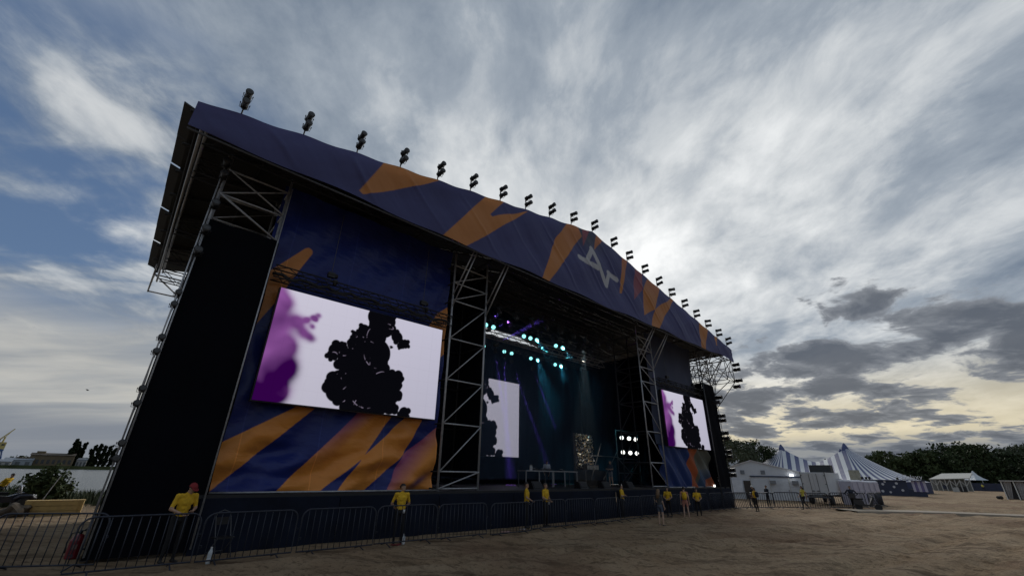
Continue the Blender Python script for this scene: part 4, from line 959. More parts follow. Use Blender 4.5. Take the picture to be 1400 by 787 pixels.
# DJ table, risers, lamp rack, glitter panel
def build_stage_props():
    T = sthing('dj_table', 'long pale-edged table on thin legs on the stage', 'table', 16.45, 4.0, 1.39); P = mat('table_pale', (0.28, 0.28, 0.29), 0.5, 0.2)
    part('table_top', MB().box((2.45, 0.35, 0.90), (4.9, 0.75, 0.06)), P, T)
    for x in (0.05, 1.2, 2.42, 2.52, 3.6, 4.85): part('leg', MB().box((x, 0.02, 0.435), (0.055, 0.055, 0.87)), P, T)
    for x in (0.05, 2.45, 4.85): part('leg', MB().box((x, 0.68, 0.435), (0.05, 0.05, 0.87)), STEELD, T)
    for i, (x, w, h) in enumerate(((1.0, 0.35, 0.12), (1.75, 0.4, 0.10), (2.3, 0.4, 0.1), (3.6, 0.32, 0.1))):
        D = sthing('dj_player', ['small mixer at the river end of the long stage table', 'black player beside the bent performer', 'second black player in front of the bent performer', 'black player at the far end of the long table'][i], 'music player', 16.45 + x, 4.3, 2.32)
        part('case', MB().box((0, 0, h / 2), (w, 0.4, h)), LAMPB, D); part('dial', MB().lathe([(0.1, 0), (0.1, 0.02)], (0, 0, h), (0, 0, 1), 12), STEEL, D)
    for s, lab in ((17.0, 'white bottle standing on the long stage table'), (17.12, 'second white bottle on the long stage table')):
        B = tag(obj('bottle', MB().lathe([(0.04, 0), (0.045, 0.02), (0.045, 0.2), (0.018, 0.26), (0.018, 0.31)], n=8).mesh('bottle', mat('bottle_white', (0.6, 0.6, 0.6), 0.3)), None, S(s, 4.15, 2.325)), lab, 'bottle')
    F = sthing('flight_case', 'black flight case carrying equipment on the far side of the stage', 'flight case', 24.2, 4.6, 1.39)
    part('body', MB().box((0, 0.4, 0.52), (2.4, 0.8, 1.0)), mat('case_black', (0.008, 0.009, 0.012), 0.5), F)
    for x in (-1.21, 1.21): part('edge', MB().box((x, -0.01, 0.52), (0.04, 0.04, 1.02)), STEELD, F)
    A = sthing('amplifier_rack', 'small grey equipment rack on the black flight case', 'equipment rack', 24.0, 4.7, 2.415); part('body', MB().box((0, 0.2, 0.2), (1.4, 0.4, 0.4)), LAMPB, A)
    for i in range(5): part('module', MB().box((-0.55 + 0.27 * i, -0.01, 0.2), (0.22, 0.03, 0.28)), mat('rack_grey', (0.10, 0.11, 0.12), 0.4), A)
    # glitter panel: rows of small mirror flakes on a frame
    G = sthing('glitter_panel', 'upright panel of glittering gold and silver mirror flakes on the stage', 'glitter panel', 22.55, 5.1, 1.39)
    part('frame', MB().box((1.05, 0.08, 1.78), (2.2, 0.08, 3.56)), LAMPB, G)
    rng = np.random.RandomState(2); v = []; f = []; mi = []
    for i in range(900):
        c = np.array([rng.uniform(0.05, 2.05), -0.02 - 0.1 * rng.rand(), rng.uniform(1.15, 3.5)]); a = rng.normal(size=3); a /= np.linalg.norm(a); b = np.cross(a, rng.normal(size=3)); b /= np.linalg.norm(b); q = len(v); sz = rng.uniform(0.03, 0.075)
        v += [tuple(c - a * sz), tuple(c - b * sz), tuple(c + a * sz), tuple(c + b * sz)]; f.append((q, q + 1, q + 2, q + 3)); mi.append(i % 3)
    me = bpy.data.meshes.new('flakes'); me.from_pydata(v, [], f); [me.materials.append(x) for x in (mat('flake_gold', (0.8, 0.62, 0.36), 0.35, 1.0), mat('flake_silver', (0.8, 0.82, 0.85), 0.35, 1.0), mat('flake_dark', (0.1, 0.1, 0.12), 0.2, 1.0))]; me.polygons.foreach_set('material_index', mi)
    stuff(obj('mirror_flakes', me, G))
    # rack with six white lamps
    Rk = sthing('lamp_rack', 'steel frame holding two rows of white lit lamps in the far wing', 'lamp rack', 26.3, 4.0, 1.39)
    for x in (-0.1, 2.9): part('post', MB().tube([(x, 0, 0), (x, 0, 4.0)], 0.04, 6), STEELD, Rk, True)
    for z in (0.9, 1.9, 3.95): part('rail', MB().tube([(-0.1, 0, z), (2.9, 0, z)], 0.035, 6), STEELD, Rk, True)
    part('brace', MB().tube([(-0.1, 0.03, 0), (2.9, 0.03, 1.9)], 0.03, 6), STEELD, Rk, True); part('brace', MB().tube([(2.9, -0.03, 0), (-0.1, -0.03, 1.9)], 0.03, 6), STEELD, Rk, True)
    part('rail', MB().tube([(-3.6, 0.4, 2.0), (0, 0, 2.0)], 0.03, 6), STEELD, Rk, True); part('brace', MB().tube([(-3.2, 0.4, 0), (-1.8, 0.2, 2.9)], 0.03, 6), STEELD, Rk, True); part('brace', MB().tube([(-1.8, 0.2, 0.4), (-0.1, 0.0, 2.4)], 0.03, 6), STEELD, Rk, True)
    for j, z in enumerate((3.42, 2.36)):
        for i, x in enumerate((0.45, 1.45, 2.38)):
            l = MB(); a = Vector((-1, -0.68, -0.1)).normalized(); l.lathe([(0.15, 0.0), (0.12, 0.03)], (x, -0.15, z), a, 14); c = MB(); c.lathe([(0.12, -0.3), (0.17, -0.05), (0.175, -0.003)], (x, -0.15, z), a, 14); q = part('lamp_can', c, LAMPB, Rk); part('lens', l, WHITEL, q)
    # floor wedges along the stage edge
    for i, s in enumerate((14.4, 18.2, 20.4, 23.0)):
        Wd = sthing('floor_monitor', 'low black wedge loudspeaker on the stage lip, %s from the river side' % ORD[i], 'loudspeaker', s, 0.9, 1.395, 'wedge loudspeakers along the stage lip')
        part('case', MB().prism([(-0.35, 0, 0), (-0.35, 0.5, 0), (-0.35, 0.5, 0.36), (-0.35, 0.2, 0.36)], (0.7, 0, 0)), LAMPB, Wd); part('grille', MB().prism([(-0.3, 0.02, 0.05), (-0.3, 0.18, 0.33), (-0.3, 0.165, 0.34), (-0.3, 0.0, 0.06)], (0.6, 0, 0)), ALU_AND_SHADE, Wd)
build_stage_props()

# ================================================================== CROWD BARRIERS
def barrier_meshes(L=2.18, H=1.12, n=13, kx=1.0):
    r = 0.22; pts = []
    for cx, cz, a0 in ((L / 2 - r, H - r, 0), (-L / 2 + r, H - r, 90)):
        for q in range(7): a = R(a0 + 15 * q); pts.append((cx + r * math.cos(a), 0, cz + r * math.sin(a)))
    pts = [(L / 2, 0, 0.10)] + pts + [(-L / 2, 0, 0.10)]
    fr = MB().tube(pts, 0.021 * kx, 6, closed=True); bar = MB().tube([(0, 0, 0.10), (0, 0, H)], 0.0105 * kx, 5)
    foot = MB().tube([(0, -0.33, 0.015), (0, -0.28, 0.03), (0, 0, 0.10), (0, 0.28, 0.03), (0, 0.33, 0.015)], 0.018, 5); hook = MB().tube([(0, 0, 0), (0.06, 0, 0), (0.07, 0.03, -0.04), (0.03, 0.04, -0.06)], 0.012, 5)
    return fr.mesh('frame', BARRIER, True), bar.mesh('bar', BARRIER, True), foot.mesh('foot', BARRIER, True), hook.mesh('hook', BARRIER, True), L, n
FRM, BARM, FTM, HKM, BL_, BN = barrier_meshes()
HEAVY = barrier_meshes(kx=1.7, n=11)
def barrier(x, y, rz, label, group, lean=0.0, heavy=False):
    FRM_, BARM_, BN_ = (HEAVY[0], HEAVY[1], HEAVY[5]) if heavy else (FRM, BARM, BN)
    T = thing('crowd_barrier', label, 'crowd barrier', (x, y, gz(x, y) + 0.015), rz, group); T.rotation_euler = (lean, 0, rz)
    obj('frame', FRM_, T)
    for i in range(1, BN_): obj('bar', BARM_, T, (-BL_ / 2 + BL_ * i / BN_, 0, 0))
    for sx in (-1, 1): obj('foot', FTM, T, (sx * BL_ * 0.32, 0, 0)); obj('hook', HKM, T, (sx * BL_ / 2, 0, 0.55 + 0.12 * sx))
    return T
_b0 = -2.72 + 2.27 / 2
for k in range(16):
    s = _b0 + 2.27 * k; t = -2.1 + 0.05 * math.sin(k * 2.1) + (0 if s < 11 else min(0.9, (s - 11) * 0.06)); p = S(s, t, 0)
    barrier(p.x, p.y, ANG + R(1.6 * math.sin(k * 1.7)) + (R(0) if s < 11 else R(2.5)), 'dark steel crowd barrier along the stage front, %s from the river end' % ORD[k], 'barriers along the stage front', R(0.8 * math.sin(k * 3)))
barrier(-10.45, 10.95, R(14), 'dark steel crowd barrier turned away from the row by the red extinguisher', None, R(-2))
barrier(-12.6, 10.75, R(-4), 'dark steel crowd barrier at the river end, beyond the turned one', None, R(1))
for i, (x, y, a, ln) in enumerate([(17.6, 34.9, 28, -9), (19.5, 35.7, 14, 6), (21.7, 35.9, 2, -4), (23.9, 36.0, 4, 0), (26.2, 36.3, 10, 0), (28.4, 37.4, 30, 0), (31.0, 39.3, 38, 0), (33.0, 41.0, 42, 0)]):
    barrier(x, y, R(a), 'steel crowd barrier before the tent and truck, %s from the stage end' % ORD[i], 'barriers before the tent and truck', R(ln), True)

# ================================================================== PEOPLE
SKIN = mat('skin', (0.36, 0.22, 0.15), 0.55, 0, 0.12, 12); SKIN2 = mat('skin_light', (0.45, 0.30, 0.22), 0.55, 0, 0.12, 12)
YEL = mat('yellow_shirt', (0.62, 0.38, 0.03), 0.85, 0, 0.22, 9, 0.6, 14, spec=0.15); TRO = mat('black_trousers', (0.006, 0.006, 0.008), 0.85, 0, 0.3, 9, 0.3, 20); SHOE = mat('black_shoe', (0.012, 0.011, 0.011), 0.5, 0, 0.2, 9)
HAIRD = mat('dark_hair', (0.018, 0.013, 0.010), 0.6, 0, 0.3, 30); HAIRB = mat('brown_hair', (0.16, 0.10, 0.055), 0.6, 0, 0.3, 30); REDC = mat('red_cap', (0.20, 0.012, 0.016), 0.8, 0, 0.15, 9)
GREYT = mat('dark_grey_tee', (0.05, 0.052, 0.055), 0.85, 0, 0.2, 9); DENIM = mat('denim', (0.07, 0.09, 0.13), 0.85, 0, 0.25, 15); SALM = mat('salmon_cloth', (0.42, 0.19, 0.14), 0.85, 0, 0.2, 9); NAVYT = mat('navy_top', (0.015, 0.02, 0.035), 0.85, 0, 0.2, 9); LIGHTT = mat('light_tee', (0.45, 0.48, 0.55), 0.8, 0, 0.2, 9); GREYS = mat('grey_shorts', (0.16, 0.16, 0.17), 0.85, 0, 0.2, 9); HIVIS = mat('hivis', (0.55, 0.50, 0.08), 0.8, 0, 0.2, 9)
EYE = mat('eye_dark', (0.02, 0.015, 0.012), 0.3)

def _ico():
    bm = bmesh.new(); bmesh.ops.create_icosphere(bm, subdivisions=1, radius=1.0); v = np.array([tuple(x.co) for x in bm.verts]); f = [[q.index for q in p.verts] for p in bm.faces]; bm.free(); return v, f
ICO = _ico()
def person(label, x, y, face, h=1.78, shirt=YEL, legs=TRO, skin=SKIN, hair=HAIRD, pose='stand', z=None, long_legs=True, sleeves=0.55, head=(0, 0, 0), cap=None, hairstyle='short', voxel=0.022, feet=SHOE, build=1.0, group=None, lean=0.0, extras=None):
    """face: heading in degrees clockwise from north of the direction the body faces; one continuous body mesh"""
    z = gz(x, y) if z is None else z
    T = thing('person', label, 'person', (x, y, z), math.pi - R(face), group); k = h / 1.78; B = build
    V = lambda a, b, c: np.array([a, b, c], float)
    # local: facing -y
    hipz = 0.93
    P = dict(pel=V(0, 0, 0.96), wai=V(0, 0.0, 1.08), che=V(0, -0.005, 1.30), nek=V(0, 0.015, 1.475), hed=V(0, -0.01, 1.645))
    sh = {1: V(0.185 * B, 0.01, 1.425), -1: V(-0.185 * B, 0.01, 1.425)}; el, wr, hip, kn, an = {}, {}, {}, {}, {}
    for s in (1, -1):
        hip[s] = V(0.095 * s, 0, hipz); kn[s] = V(0.115 * s, -0.02, 0.50); an[s] = V(0.125 * s, 0.025, 0.085)
        el[s] = V(0.245 * s * B, 0.03, 1.14); wr[s] = V(0.255 * s * B, -0.05, 0.90)
    if pose == 'clasp':
        for s in (1, -1): el[s] = V(0.26 * s * B, -0.01, 1.15); wr[s] = V(0.05 * s, -0.23, 1.02)
    if pose == 'crossed':
        for s in (1, -1): el[s] = V(0.26 * s * B, -0.06, 1.15); wr[s] = V(-0.09 * s, -0.22 - 0.02 * s, 1.17 + 0.02 * s)
    if pose == 'behind':
        for s in (1, -1): el[s] = V(0.28 * s * B, 0.09, 1.15); wr[s] = V(0.10 * s, 0.17, 0.97)
    if pose == 'phone':
        el[1] = V(0.25 * B, -0.03, 1.15); wr[1] = V(0.10, -0.27, 1.14); wr[-1] = V(-0.10, -0.25, 1.08); el[-1] = V(-0.26 * B, -0.02, 1.15)
    if pose == 'paper':
        el[1] = V(0.27 * B, -0.05, 1.16); wr[1] = V(0.30, -0.28, 1.06)
    if pose == 'akimbo':
        for s in (1, -1): el[s] = V(0.40 * s * B, 0.05, 1.17); wr[s] = V(0.20 * s, -0.02, 1.0)
    if pose == 'walk':
        kn[1] = V(0.10, -0.20, 0.52); an[1] = V(0.10, -0.30, 0.10); kn[-1] = V(-0.10, 0.05, 0.50); an[-1] = V(-0.10, 0.36, 0.16); el[1] = V(0.25, 0.12, 1.16); wr[1] = V(0.24, 0.10, 0.92); el[-1] = V(-0.25, -0.06, 1.15); wr[-1] = V(-0.22, -0.22, 0.97)
    if pose == 'wide':
        for s in (1, -1): kn[s] = V(0.22 * s, -0.03, 0.50); an[s] = V(0.32 * s, 0.02, 0.085); el[s] = V(0.30 * s, -0.05, 1.16); wr[s] = V(0.18 * s, -0.25, 1.05)
    if pose == 'stride':
        for s in (1, -1): kn[s] = V(0.15 * s, -0.02, 0.50); an[s] = V(0.19 * s, 0.02 + 0.03 * s, 0.085)
        for s in (1, -1): el[s] = V(0.26 * s * B, -0.02, 1.15); wr[s] = V(0.06 * s + 0.03, -0.22, 1.03)
    upper = [P['wai'], P['che'], P['nek'], P['hed'], sh[1], sh[-1], el[1], el[-1], wr[1], wr[-1]]
    if pose == 'bend':
        for s in (1, -1): wr[s] = V(0.16 * s, -0.30, 0.92); el[s] = V(0.25 * s, -0.08, 1.12); kn[s] = V(0.13 * s, -0.06, 0.50)
        upper = [P['wai'], P['che'], P['nek'], P['hed'], sh[1], sh[-1], el[1], el[-1], wr[1], wr[-1]]
        lean = lean or 48
    if lean:
        a = R(lean)
        for q in upper:
            d = q - P['pel']; q[:] = P['pel'] + V(d[0], d[1] * math.cos(a) - d[2] * math.sin(a), d[1] * math.sin(a) + d[2] * math.cos(a))
    hx, hy, hz = [R(q) for q in head]   # nod, turn, tilt
    Rh = np.array((Matrix.Rotation(hy, 3, 'Z') @ Matrix.Rotation(R(lean) * 0.7 + hx, 3, 'X') @ Matrix.Rotation(hz, 3, 'Y')))
    hc = P['nek'] + Rh @ V(0, -0.015, 0.15)
    SP = []   # centre, radii(3), tag, rotation
    def seg(a, b, ra, rb, tg, n=7, flat=(1, 1, 1)):
        for i in range(n):
            u = i / (n - 1); r = ra + (rb - ra) * u; SP.append((a + (b - a) * u, np.array(flat) * r, tg, None))
    TGS = dict(skin=0, shirt=1, legs=2, shoe=3)
    LW = 'legs'; 
    # torso
    for (c, rx, ry, rz_, tg) in ((P['pel'] + V(0, 0.01, -0.03), .165, .125, .12, 'legs'), (P['pel'] + V(0, 0, 0.06), .16, .12, .10, 'shirt' if True else 'legs'), (P['wai'], .150, .115, .11, 'shirt'), ((P['wai'] + P['che']) / 2, .160, .118, .11, 'shirt'), (P['che'], .178, .125, .13, 'shirt'), ((P['che'] * 0.35 + P['nek'] * 0.65), .150, .095, .085, 'shirt')):
        SP.append((c, np.array([rx * B, ry * B, rz_]), tg, None))
    for s in (1, -1):
        seg(P['nek'] - V(0, 0, 0.045), sh[s], .062, .068 * B, 'shirt', 4)
        cut = sh[s] + (el[s] - sh[s]) * min(1, sleeves * 1.15); seg(sh[s], el[s], .062 * B, .046 * B, 'arm%d' % s, 7); seg(el[s], wr[s], .045 * B, .031, 'fore%d' % s, 7)
        hd = wr[s] - el[s]; hd = hd / np.linalg.norm(hd); SP.append((wr[s] + hd * 0.055, np.array([.036, .036, .045]), 'skin', None))
        seg(hip[s], kn[s], .092 * B, .062 * B, 'thigh', 8); seg(kn[s], an[s], .060 * B, .042, 'shin', 8)
        toe = an[s] + V(0.02 * s, -0.155, -0.045); seg(an[s] + V(0, 0.03, -0.04), toe, .046, .036, 'shoe', 5, (1, 1, 0.9))
        # calf
        SP.append(((kn[s] * 0.65 + an[s] * 0.35) + V(0, 0.02, 0), np.array([.052, .056, .10]), 'shin', None))
    seg(P['nek'] - V(0, 0, 0.03), P['nek'] + Rh @ V(0, 0, 0.08), .056, .052, 'skin', 4)
    def hpt(a, b, c): return hc + Rh @ V(a, b, c)
    for (a, b, c, rx, ry, rz_) in ((0, 0.012, 0.03, .076, .094, .088), (0, -0.022, -0.045, .058, .066, .066), (0, -0.05, -0.085, .034, .030, .026), (0, -0.088, -0.022, .013, .020, .024), (0, -0.072, 0.02, .045, .02, .012), (0.078, 0.012, -0.012, .010, .020, .030), (-0.078, 0.012, -0.012, .010, .020, .030), (0, -0.08, -0.06, .024, .012, .010)):
        SP.append((hpt(a, b, c), np.array([rx, ry, rz_]), 'skin', Rh))
    vs_, fs_ = [], []
    iv, fi = ICO
    for c, r, tg, rot in SP:
        q = iv * r * 1.06
        if rot is not None: q = q @ rot.T
        b = len(vs_); vs_ += (q + c).tolist(); fs_ += [[b + i for i in f] for f in fi]
    me = bpy.data.meshes.new('tmp'); me.from_pydata(vs_, [], fs_); to = bpy.data.objects.new('tmp', me); COL.objects.link(to)
    md = to.modifiers.new('r', 'REMESH'); md.mode = 'VOXEL'; md.voxel_size = voxel; ms = to.modifiers.new('s', 'SMOOTH'); ms.iterations = 4; ms.factor = 0.45
    dg = bpy.context.evaluated_depsgraph_get(); dg.update(); bme = bpy.data.meshes.new_from_object(to.evaluated_get(dg)); bpy.data.objects.remove(to); bpy.data.meshes.remove(me)
    n = len(bme.polygons); ctr = np.empty(n * 3); bme.polygons.foreach_get('center', ctr); ctr = ctr.reshape(-1, 3)
    cs = np.array([q[0] for q in SP]); rs = np.array([q[1].mean() for q in SP]); own = np.argmin(np.linalg.norm(ctr[:, None] - cs[None], axis=2) - rs[None], axis=1)
    # materials by region
    mi = np.zeros(n, int)
    for i in range(n):
        tg = SP[own[i]][2]; c = ctr[i]
        if tg == 'skin': v = 0
        elif tg == 'shirt': v = 1
        elif tg[:3] == 'arm': s = int(tg[3:]); u = np.dot(c - sh[s], el[s] - sh[s]) / np.dot(el[s] - sh[s], el[s] - sh[s]); v = 1 if u < sleeves * 1.5 else 0
        elif tg[:4] == 'fore': v = 1 if sleeves > 0.9 else 0
        elif tg == 'legs': v = 2
        elif tg == 'thigh': v = 2 if long_legs or c[2] > 0.66 else 0
        elif tg == 'shin': v = 2 if long_legs else 0
        else: v = 3
        mi[i] = v
    # fingers: four and a thumb on each hand, bent, rooted in the palm
    fm = MB()
    for s in (1, -1):
        hd = wr[s] - el[s]; hd = hd / np.linalg.norm(hd); side = np.cross(hd, V(0, 0, 1)); 
        if np.linalg.norm(side) < 0.3: side = V(0, 1, 0)
        side /= np.linalg.norm(side); inn = np.cross(side, hd); inn = inn if np.dot(inn, V(-s, 0, 0)) > 0 else -inn; pc = wr[s] + hd * 0.075
        for q in range(4):
            o = pc + side * (0.027 - 0.018 * q); L = (0.072, 0.08, 0.075, 0.06)[q]; fm.tube([tuple(o), tuple(o + hd * L * 0.5 + inn * 0.006), tuple(o + hd * L * 0.8 + inn * 0.03), tuple(o + hd * L * 0.85 + inn * 0.05)], [.0095, .009, .008, .006], 5)
        o = wr[s] + hd * 0.03 + side * 0.03; fm.tube([tuple(o), tuple(o + side * 0.03 + hd * 0.03), tuple(o + side * 0.032 + hd * 0.06 + inn * 0.012)], [.0115, .0105, .008], 5)
    co = np.empty(len(bme.vertices) * 3); bme.vertices.foreach_get('co', co); co = co.reshape(-1, 3).tolist(); pl = [list(p.vertices) for p in bme.polygons]; b = len(co)
    me2 = bpy.data.meshes.new('body'); me2.from_pydata(co + [list(q) for q in fm.v], [], pl + [[b + i for i in f] for f in fm.f]); bpy.data.meshes.remove(bme)
    for m in (skin, shirt, legs, feet): me2.materials.append(m)
    me2.polygons.foreach_set('material_index', mi.tolist() + [0] * len(fm.f)); me2.polygons.foreach_set('use_smooth', [True] * len(me2.polygons)); me2.update()
    bo = obj('body', me2, T); bo.scale = (k, k, k)
    # eyes
    for s in (1, -1):
        e = MB(); c = hpt(0.030 * s, -0.080, 0.002); e.lathe([(0.006, -0.006), (0.0115, 0), (0.006, 0.006)], tuple(c), tuple(Rh @ V(0, -1, 0)), 8); eo = part('eye', e, EYE, T); eo.scale = (k, k, k)
    # hair or cap
    def shell(nm, m, c0, r, zlo, back, extra=0.0, brim=False):
        q = MB(); N = 14; Mn = 8; grid = []
        for j in range(Mn + 1):
            ph = math.pi / 2 * (1 - j / Mn)   # from crown (90) to rim
            row = []
            for i in range(N):
                th = 2 * math.pi * i / N; b_ = max(0, math.sin(th))   # +y is the back of the head
                low = zlo - back * b_; e = math.pi / 2 - (math.pi / 2 - low) * (j / Mn)
                wob = 1 + 0.03 * math.sin(i * 3.1 + j * 2.3)
                p = V(math.cos(th) * math.cos(e) * r[0] * wob, math.sin(th) * math.cos(e) * r[1] * wob, math.sin(e) * r[2] * wob); row.append(len(q.v)); q.v.append(tuple(hc + Rh @ (V(*c0) + p)))
            grid.append(row)
        for j in range(Mn):
            for i in range(N): q.f.append((grid[j][i], grid[j][(i + 1) % N], grid[j + 1][(i + 1) % N], grid[j + 1][i])); q.mi.append(0)
        if brim:
            arc = [V(0.082 * math.cos(R(a)), -0.075 - 0.085 * math.sin(R(a)), 0.035) for a in range(0, 181, 20)]; base = [V(0.084 * math.cos(R(a)), -0.05 - 0.035 * math.sin(R(a)), 0.045) for a in range(180, -1, -20)]
            q.prism([tuple(hc + Rh @ p) for p in arc + base], tuple(Rh @ V(0, 0, 0.008)))
        o = part(nm, q, m, T, True); o.scale = (k, k, k); return o
    if cap: shell('cap', cap, (0, 0.012, 0.032), (.088, .106, .100), R(6), R(30), brim=True)
    if hairstyle == 'short': shell('hair', hair, (0, 0.014, 0.030), (.084, .103, .098), R(16 if not cap else -4), R(52))
    if hairstyle == 'long':
        shell('hair', hair, (0, 0.014, 0.030), (.088, .106, .102), R(14), R(70)); q = MB()
        for i in range(9):
            a = R(200 + 17.5 * i - 0); p = V(0.085 * math.cos(a), -0.09 * math.sin(a) + 0.015, 0.0); q.tube([tuple(hc + Rh @ p), tuple(hc + Rh @ (p + V(0, 0.02, -0.14))), tuple(hc + Rh @ (p * V(0.9, 1.0, 1) + V(0, 0.045, -0.30 - 0.02 * (i % 3))))], [.030, .030, .012], 6)
        o = part('hair', q, hair, T, True); o.scale = (k, k, k)
    if hairstyle == 'bun':
        shell('hair', hair, (0, 0.014, 0.030), (.086, .104, .100), R(16), R(60))
    if extras:
        for nm, q, m in extras: o = part(nm, q, m, T, True); o.scale = (k, k, k)
    return T

def backpack(): 
    q = MB(); q.lathe([(0.02, -0.21), (0.12, -0.19), (0.15, -0.05), (0.14, 0.12), (0.07, 0.20), (0.02, 0.21)], (0, 0.19, 1.25), (0, 0, 1), 12)
    q.tube([(0.11, 0.13, 1.42), (0.12, 0.0, 1.48), (0.12, -0.12, 1.36), (0.12, -0.02, 1.12)], 0.02, 5); q.tube([(-0.11, 0.13, 1.42), (-0.12, 0.0, 1.48), (-0.12, -0.12, 1.36), (-0.12, -0.02, 1.12)], 0.02, 5); return q
def badge(): return ('badge', MB().box((0.08, -0.125, 0.93), (0.06, 0.012, 0.10)), mat('badge_white', (0.6, 0.6, 0.6), 0.5))
YG = None
person('security person in yellow shirt and red cap, head bowed over clasped hands', -8.35, 12.05, 118, 1.86, pose='phone', head=(28, 12, 0), cap=REDC, hairstyle='short', lean=9, build=1.06, voxel=0.018)
person('security person in yellow shirt standing before the blue and orange banner, head turned aside', -3.64, 15.9, 150, 1.83, pose='behind', head=(0, 45, 0), build=1.05, voxel=0.018, extras=[badge()])
person('security person in yellow shirt seen side-on, dark hair, left of the table', 0.82, 20.66, 95, 1.84, pose='clasp', build=1.05, voxel=0.018, extras=[badge()])
person('security person in yellow shirt with cropped hair, in front of the stage table', 1.72, 21.35, 120, 1.82, pose='clasp', hair=mat('cropped_hair', (0.10, 0.07, 0.05), 0.7), build=1.1, voxel=0.018, extras=[badge()])
person('security person in yellow shirt with folded arms below the white lamps', 6.5, 26.45, 120, 1.70, pose='crossed', head=(0, 30, 0), build=1.05, extras=[badge()])
person('woman in grey tee and denim shorts seen from behind, holding a paper', 7.55, 23.2, 55, 1.66, shirt=GREYT, legs=DENIM, skin=SKIN2, hair=HAIRB, pose='paper', long_legs=False, hairstyle='long', build=0.9, voxel=0.018, extras=[('paper', MB().box((0.32, -0.40, 1.08), (0.22, 0.30, 0.006)), mat('paper_white', (0.6, 0.6, 0.58), 0.6))])
person('security person in yellow shirt facing the woman with the paper', 9.45, 27.4, 215, 1.60, pose='clasp')
person('person in salmon clothes with a yellow backpack', 10.0, 26.25, 20, 1.66, shirt=SALM, legs=SALM, skin=SKIN2, hair=HAIRD, pose='stand', long_legs=False, sleeves=0.2, hairstyle='bun', build=0.92, extras=[('backpack', backpack(), YEL)])
person('security person in yellow shirt standing under the slack banner corner', 11.35, 27.8, 190, 1.60, pose='clasp')
person('yellow-shirted person by the fallen barrier with a dark backpack', 17.9, 33.5, 330, 1.60, pose='stride', extras=[('backpack', backpack(), NAVYT)])
person('dark-dressed person in a white helmet behind the loose barriers', 19.3, 36.3, 240, 1.62, shirt=NAVYT, pose='clasp', cap=mat('white_helmet', (0.6, 0.6, 0.6), 0.4), voxel=0.028)
person('dark-dressed person leaning by the tent door', 20.8, 37.0, 260, 1.68, shirt=NAVYT, pose='phone', sleeves=1.0, voxel=0.028)
person('person walking in dark clothes with a yellow vest before the truck', 22.0, 34.4, 270, 1.62, shirt=HIVIS, pose='walk', hairstyle='long', sleeves=0.3, voxel=0.022)
person('dark-dressed person with arms akimbo beside the parked motor scooter', 27.0, 36.2, 200, 1.75, shirt=NAVYT, pose='akimbo', sleeves=1.0, build=1.1, voxel=0.028)
person('person in yellow bending beside the quad bike by the river', -29.6, 27.0, 80, 1.80, pose='stand', lean=30, voxel=0.028, build=1.1)
person('performer in light tee bent over the stage table', *S(19.35, 5.0, 0).xy, 180, 1.72, shirt=LIGHTT, legs=TRO, pose='bend', z=1.39, voxel=0.028, lean=40)
person('stage hand in dark top and grey shorts standing on the stage', *S(23.74, 3.0, 0).xy, 230, 1.70, shirt=NAVYT, legs=GREYS, pose='crossed', z=1.39, long_legs=False, voxel=0.028)
for (x, y, f, lb, lg) in ((111.2, 112.6, 100, 'distant dark-dressed person beside the white pavilion', NAVYT), (113.6, 112.6, 90, 'distant person in a yellow vest working beside the pavilion', HIVIS), (120.4, 115.7, 180, 'distant person in a yellow vest alone on the sand by the navy fence', HIVIS)):
    person(lb, x, y, f, 1.78, shirt=lg, pose='wide', voxel=0.05, sleeves=1.0, build=1.2)

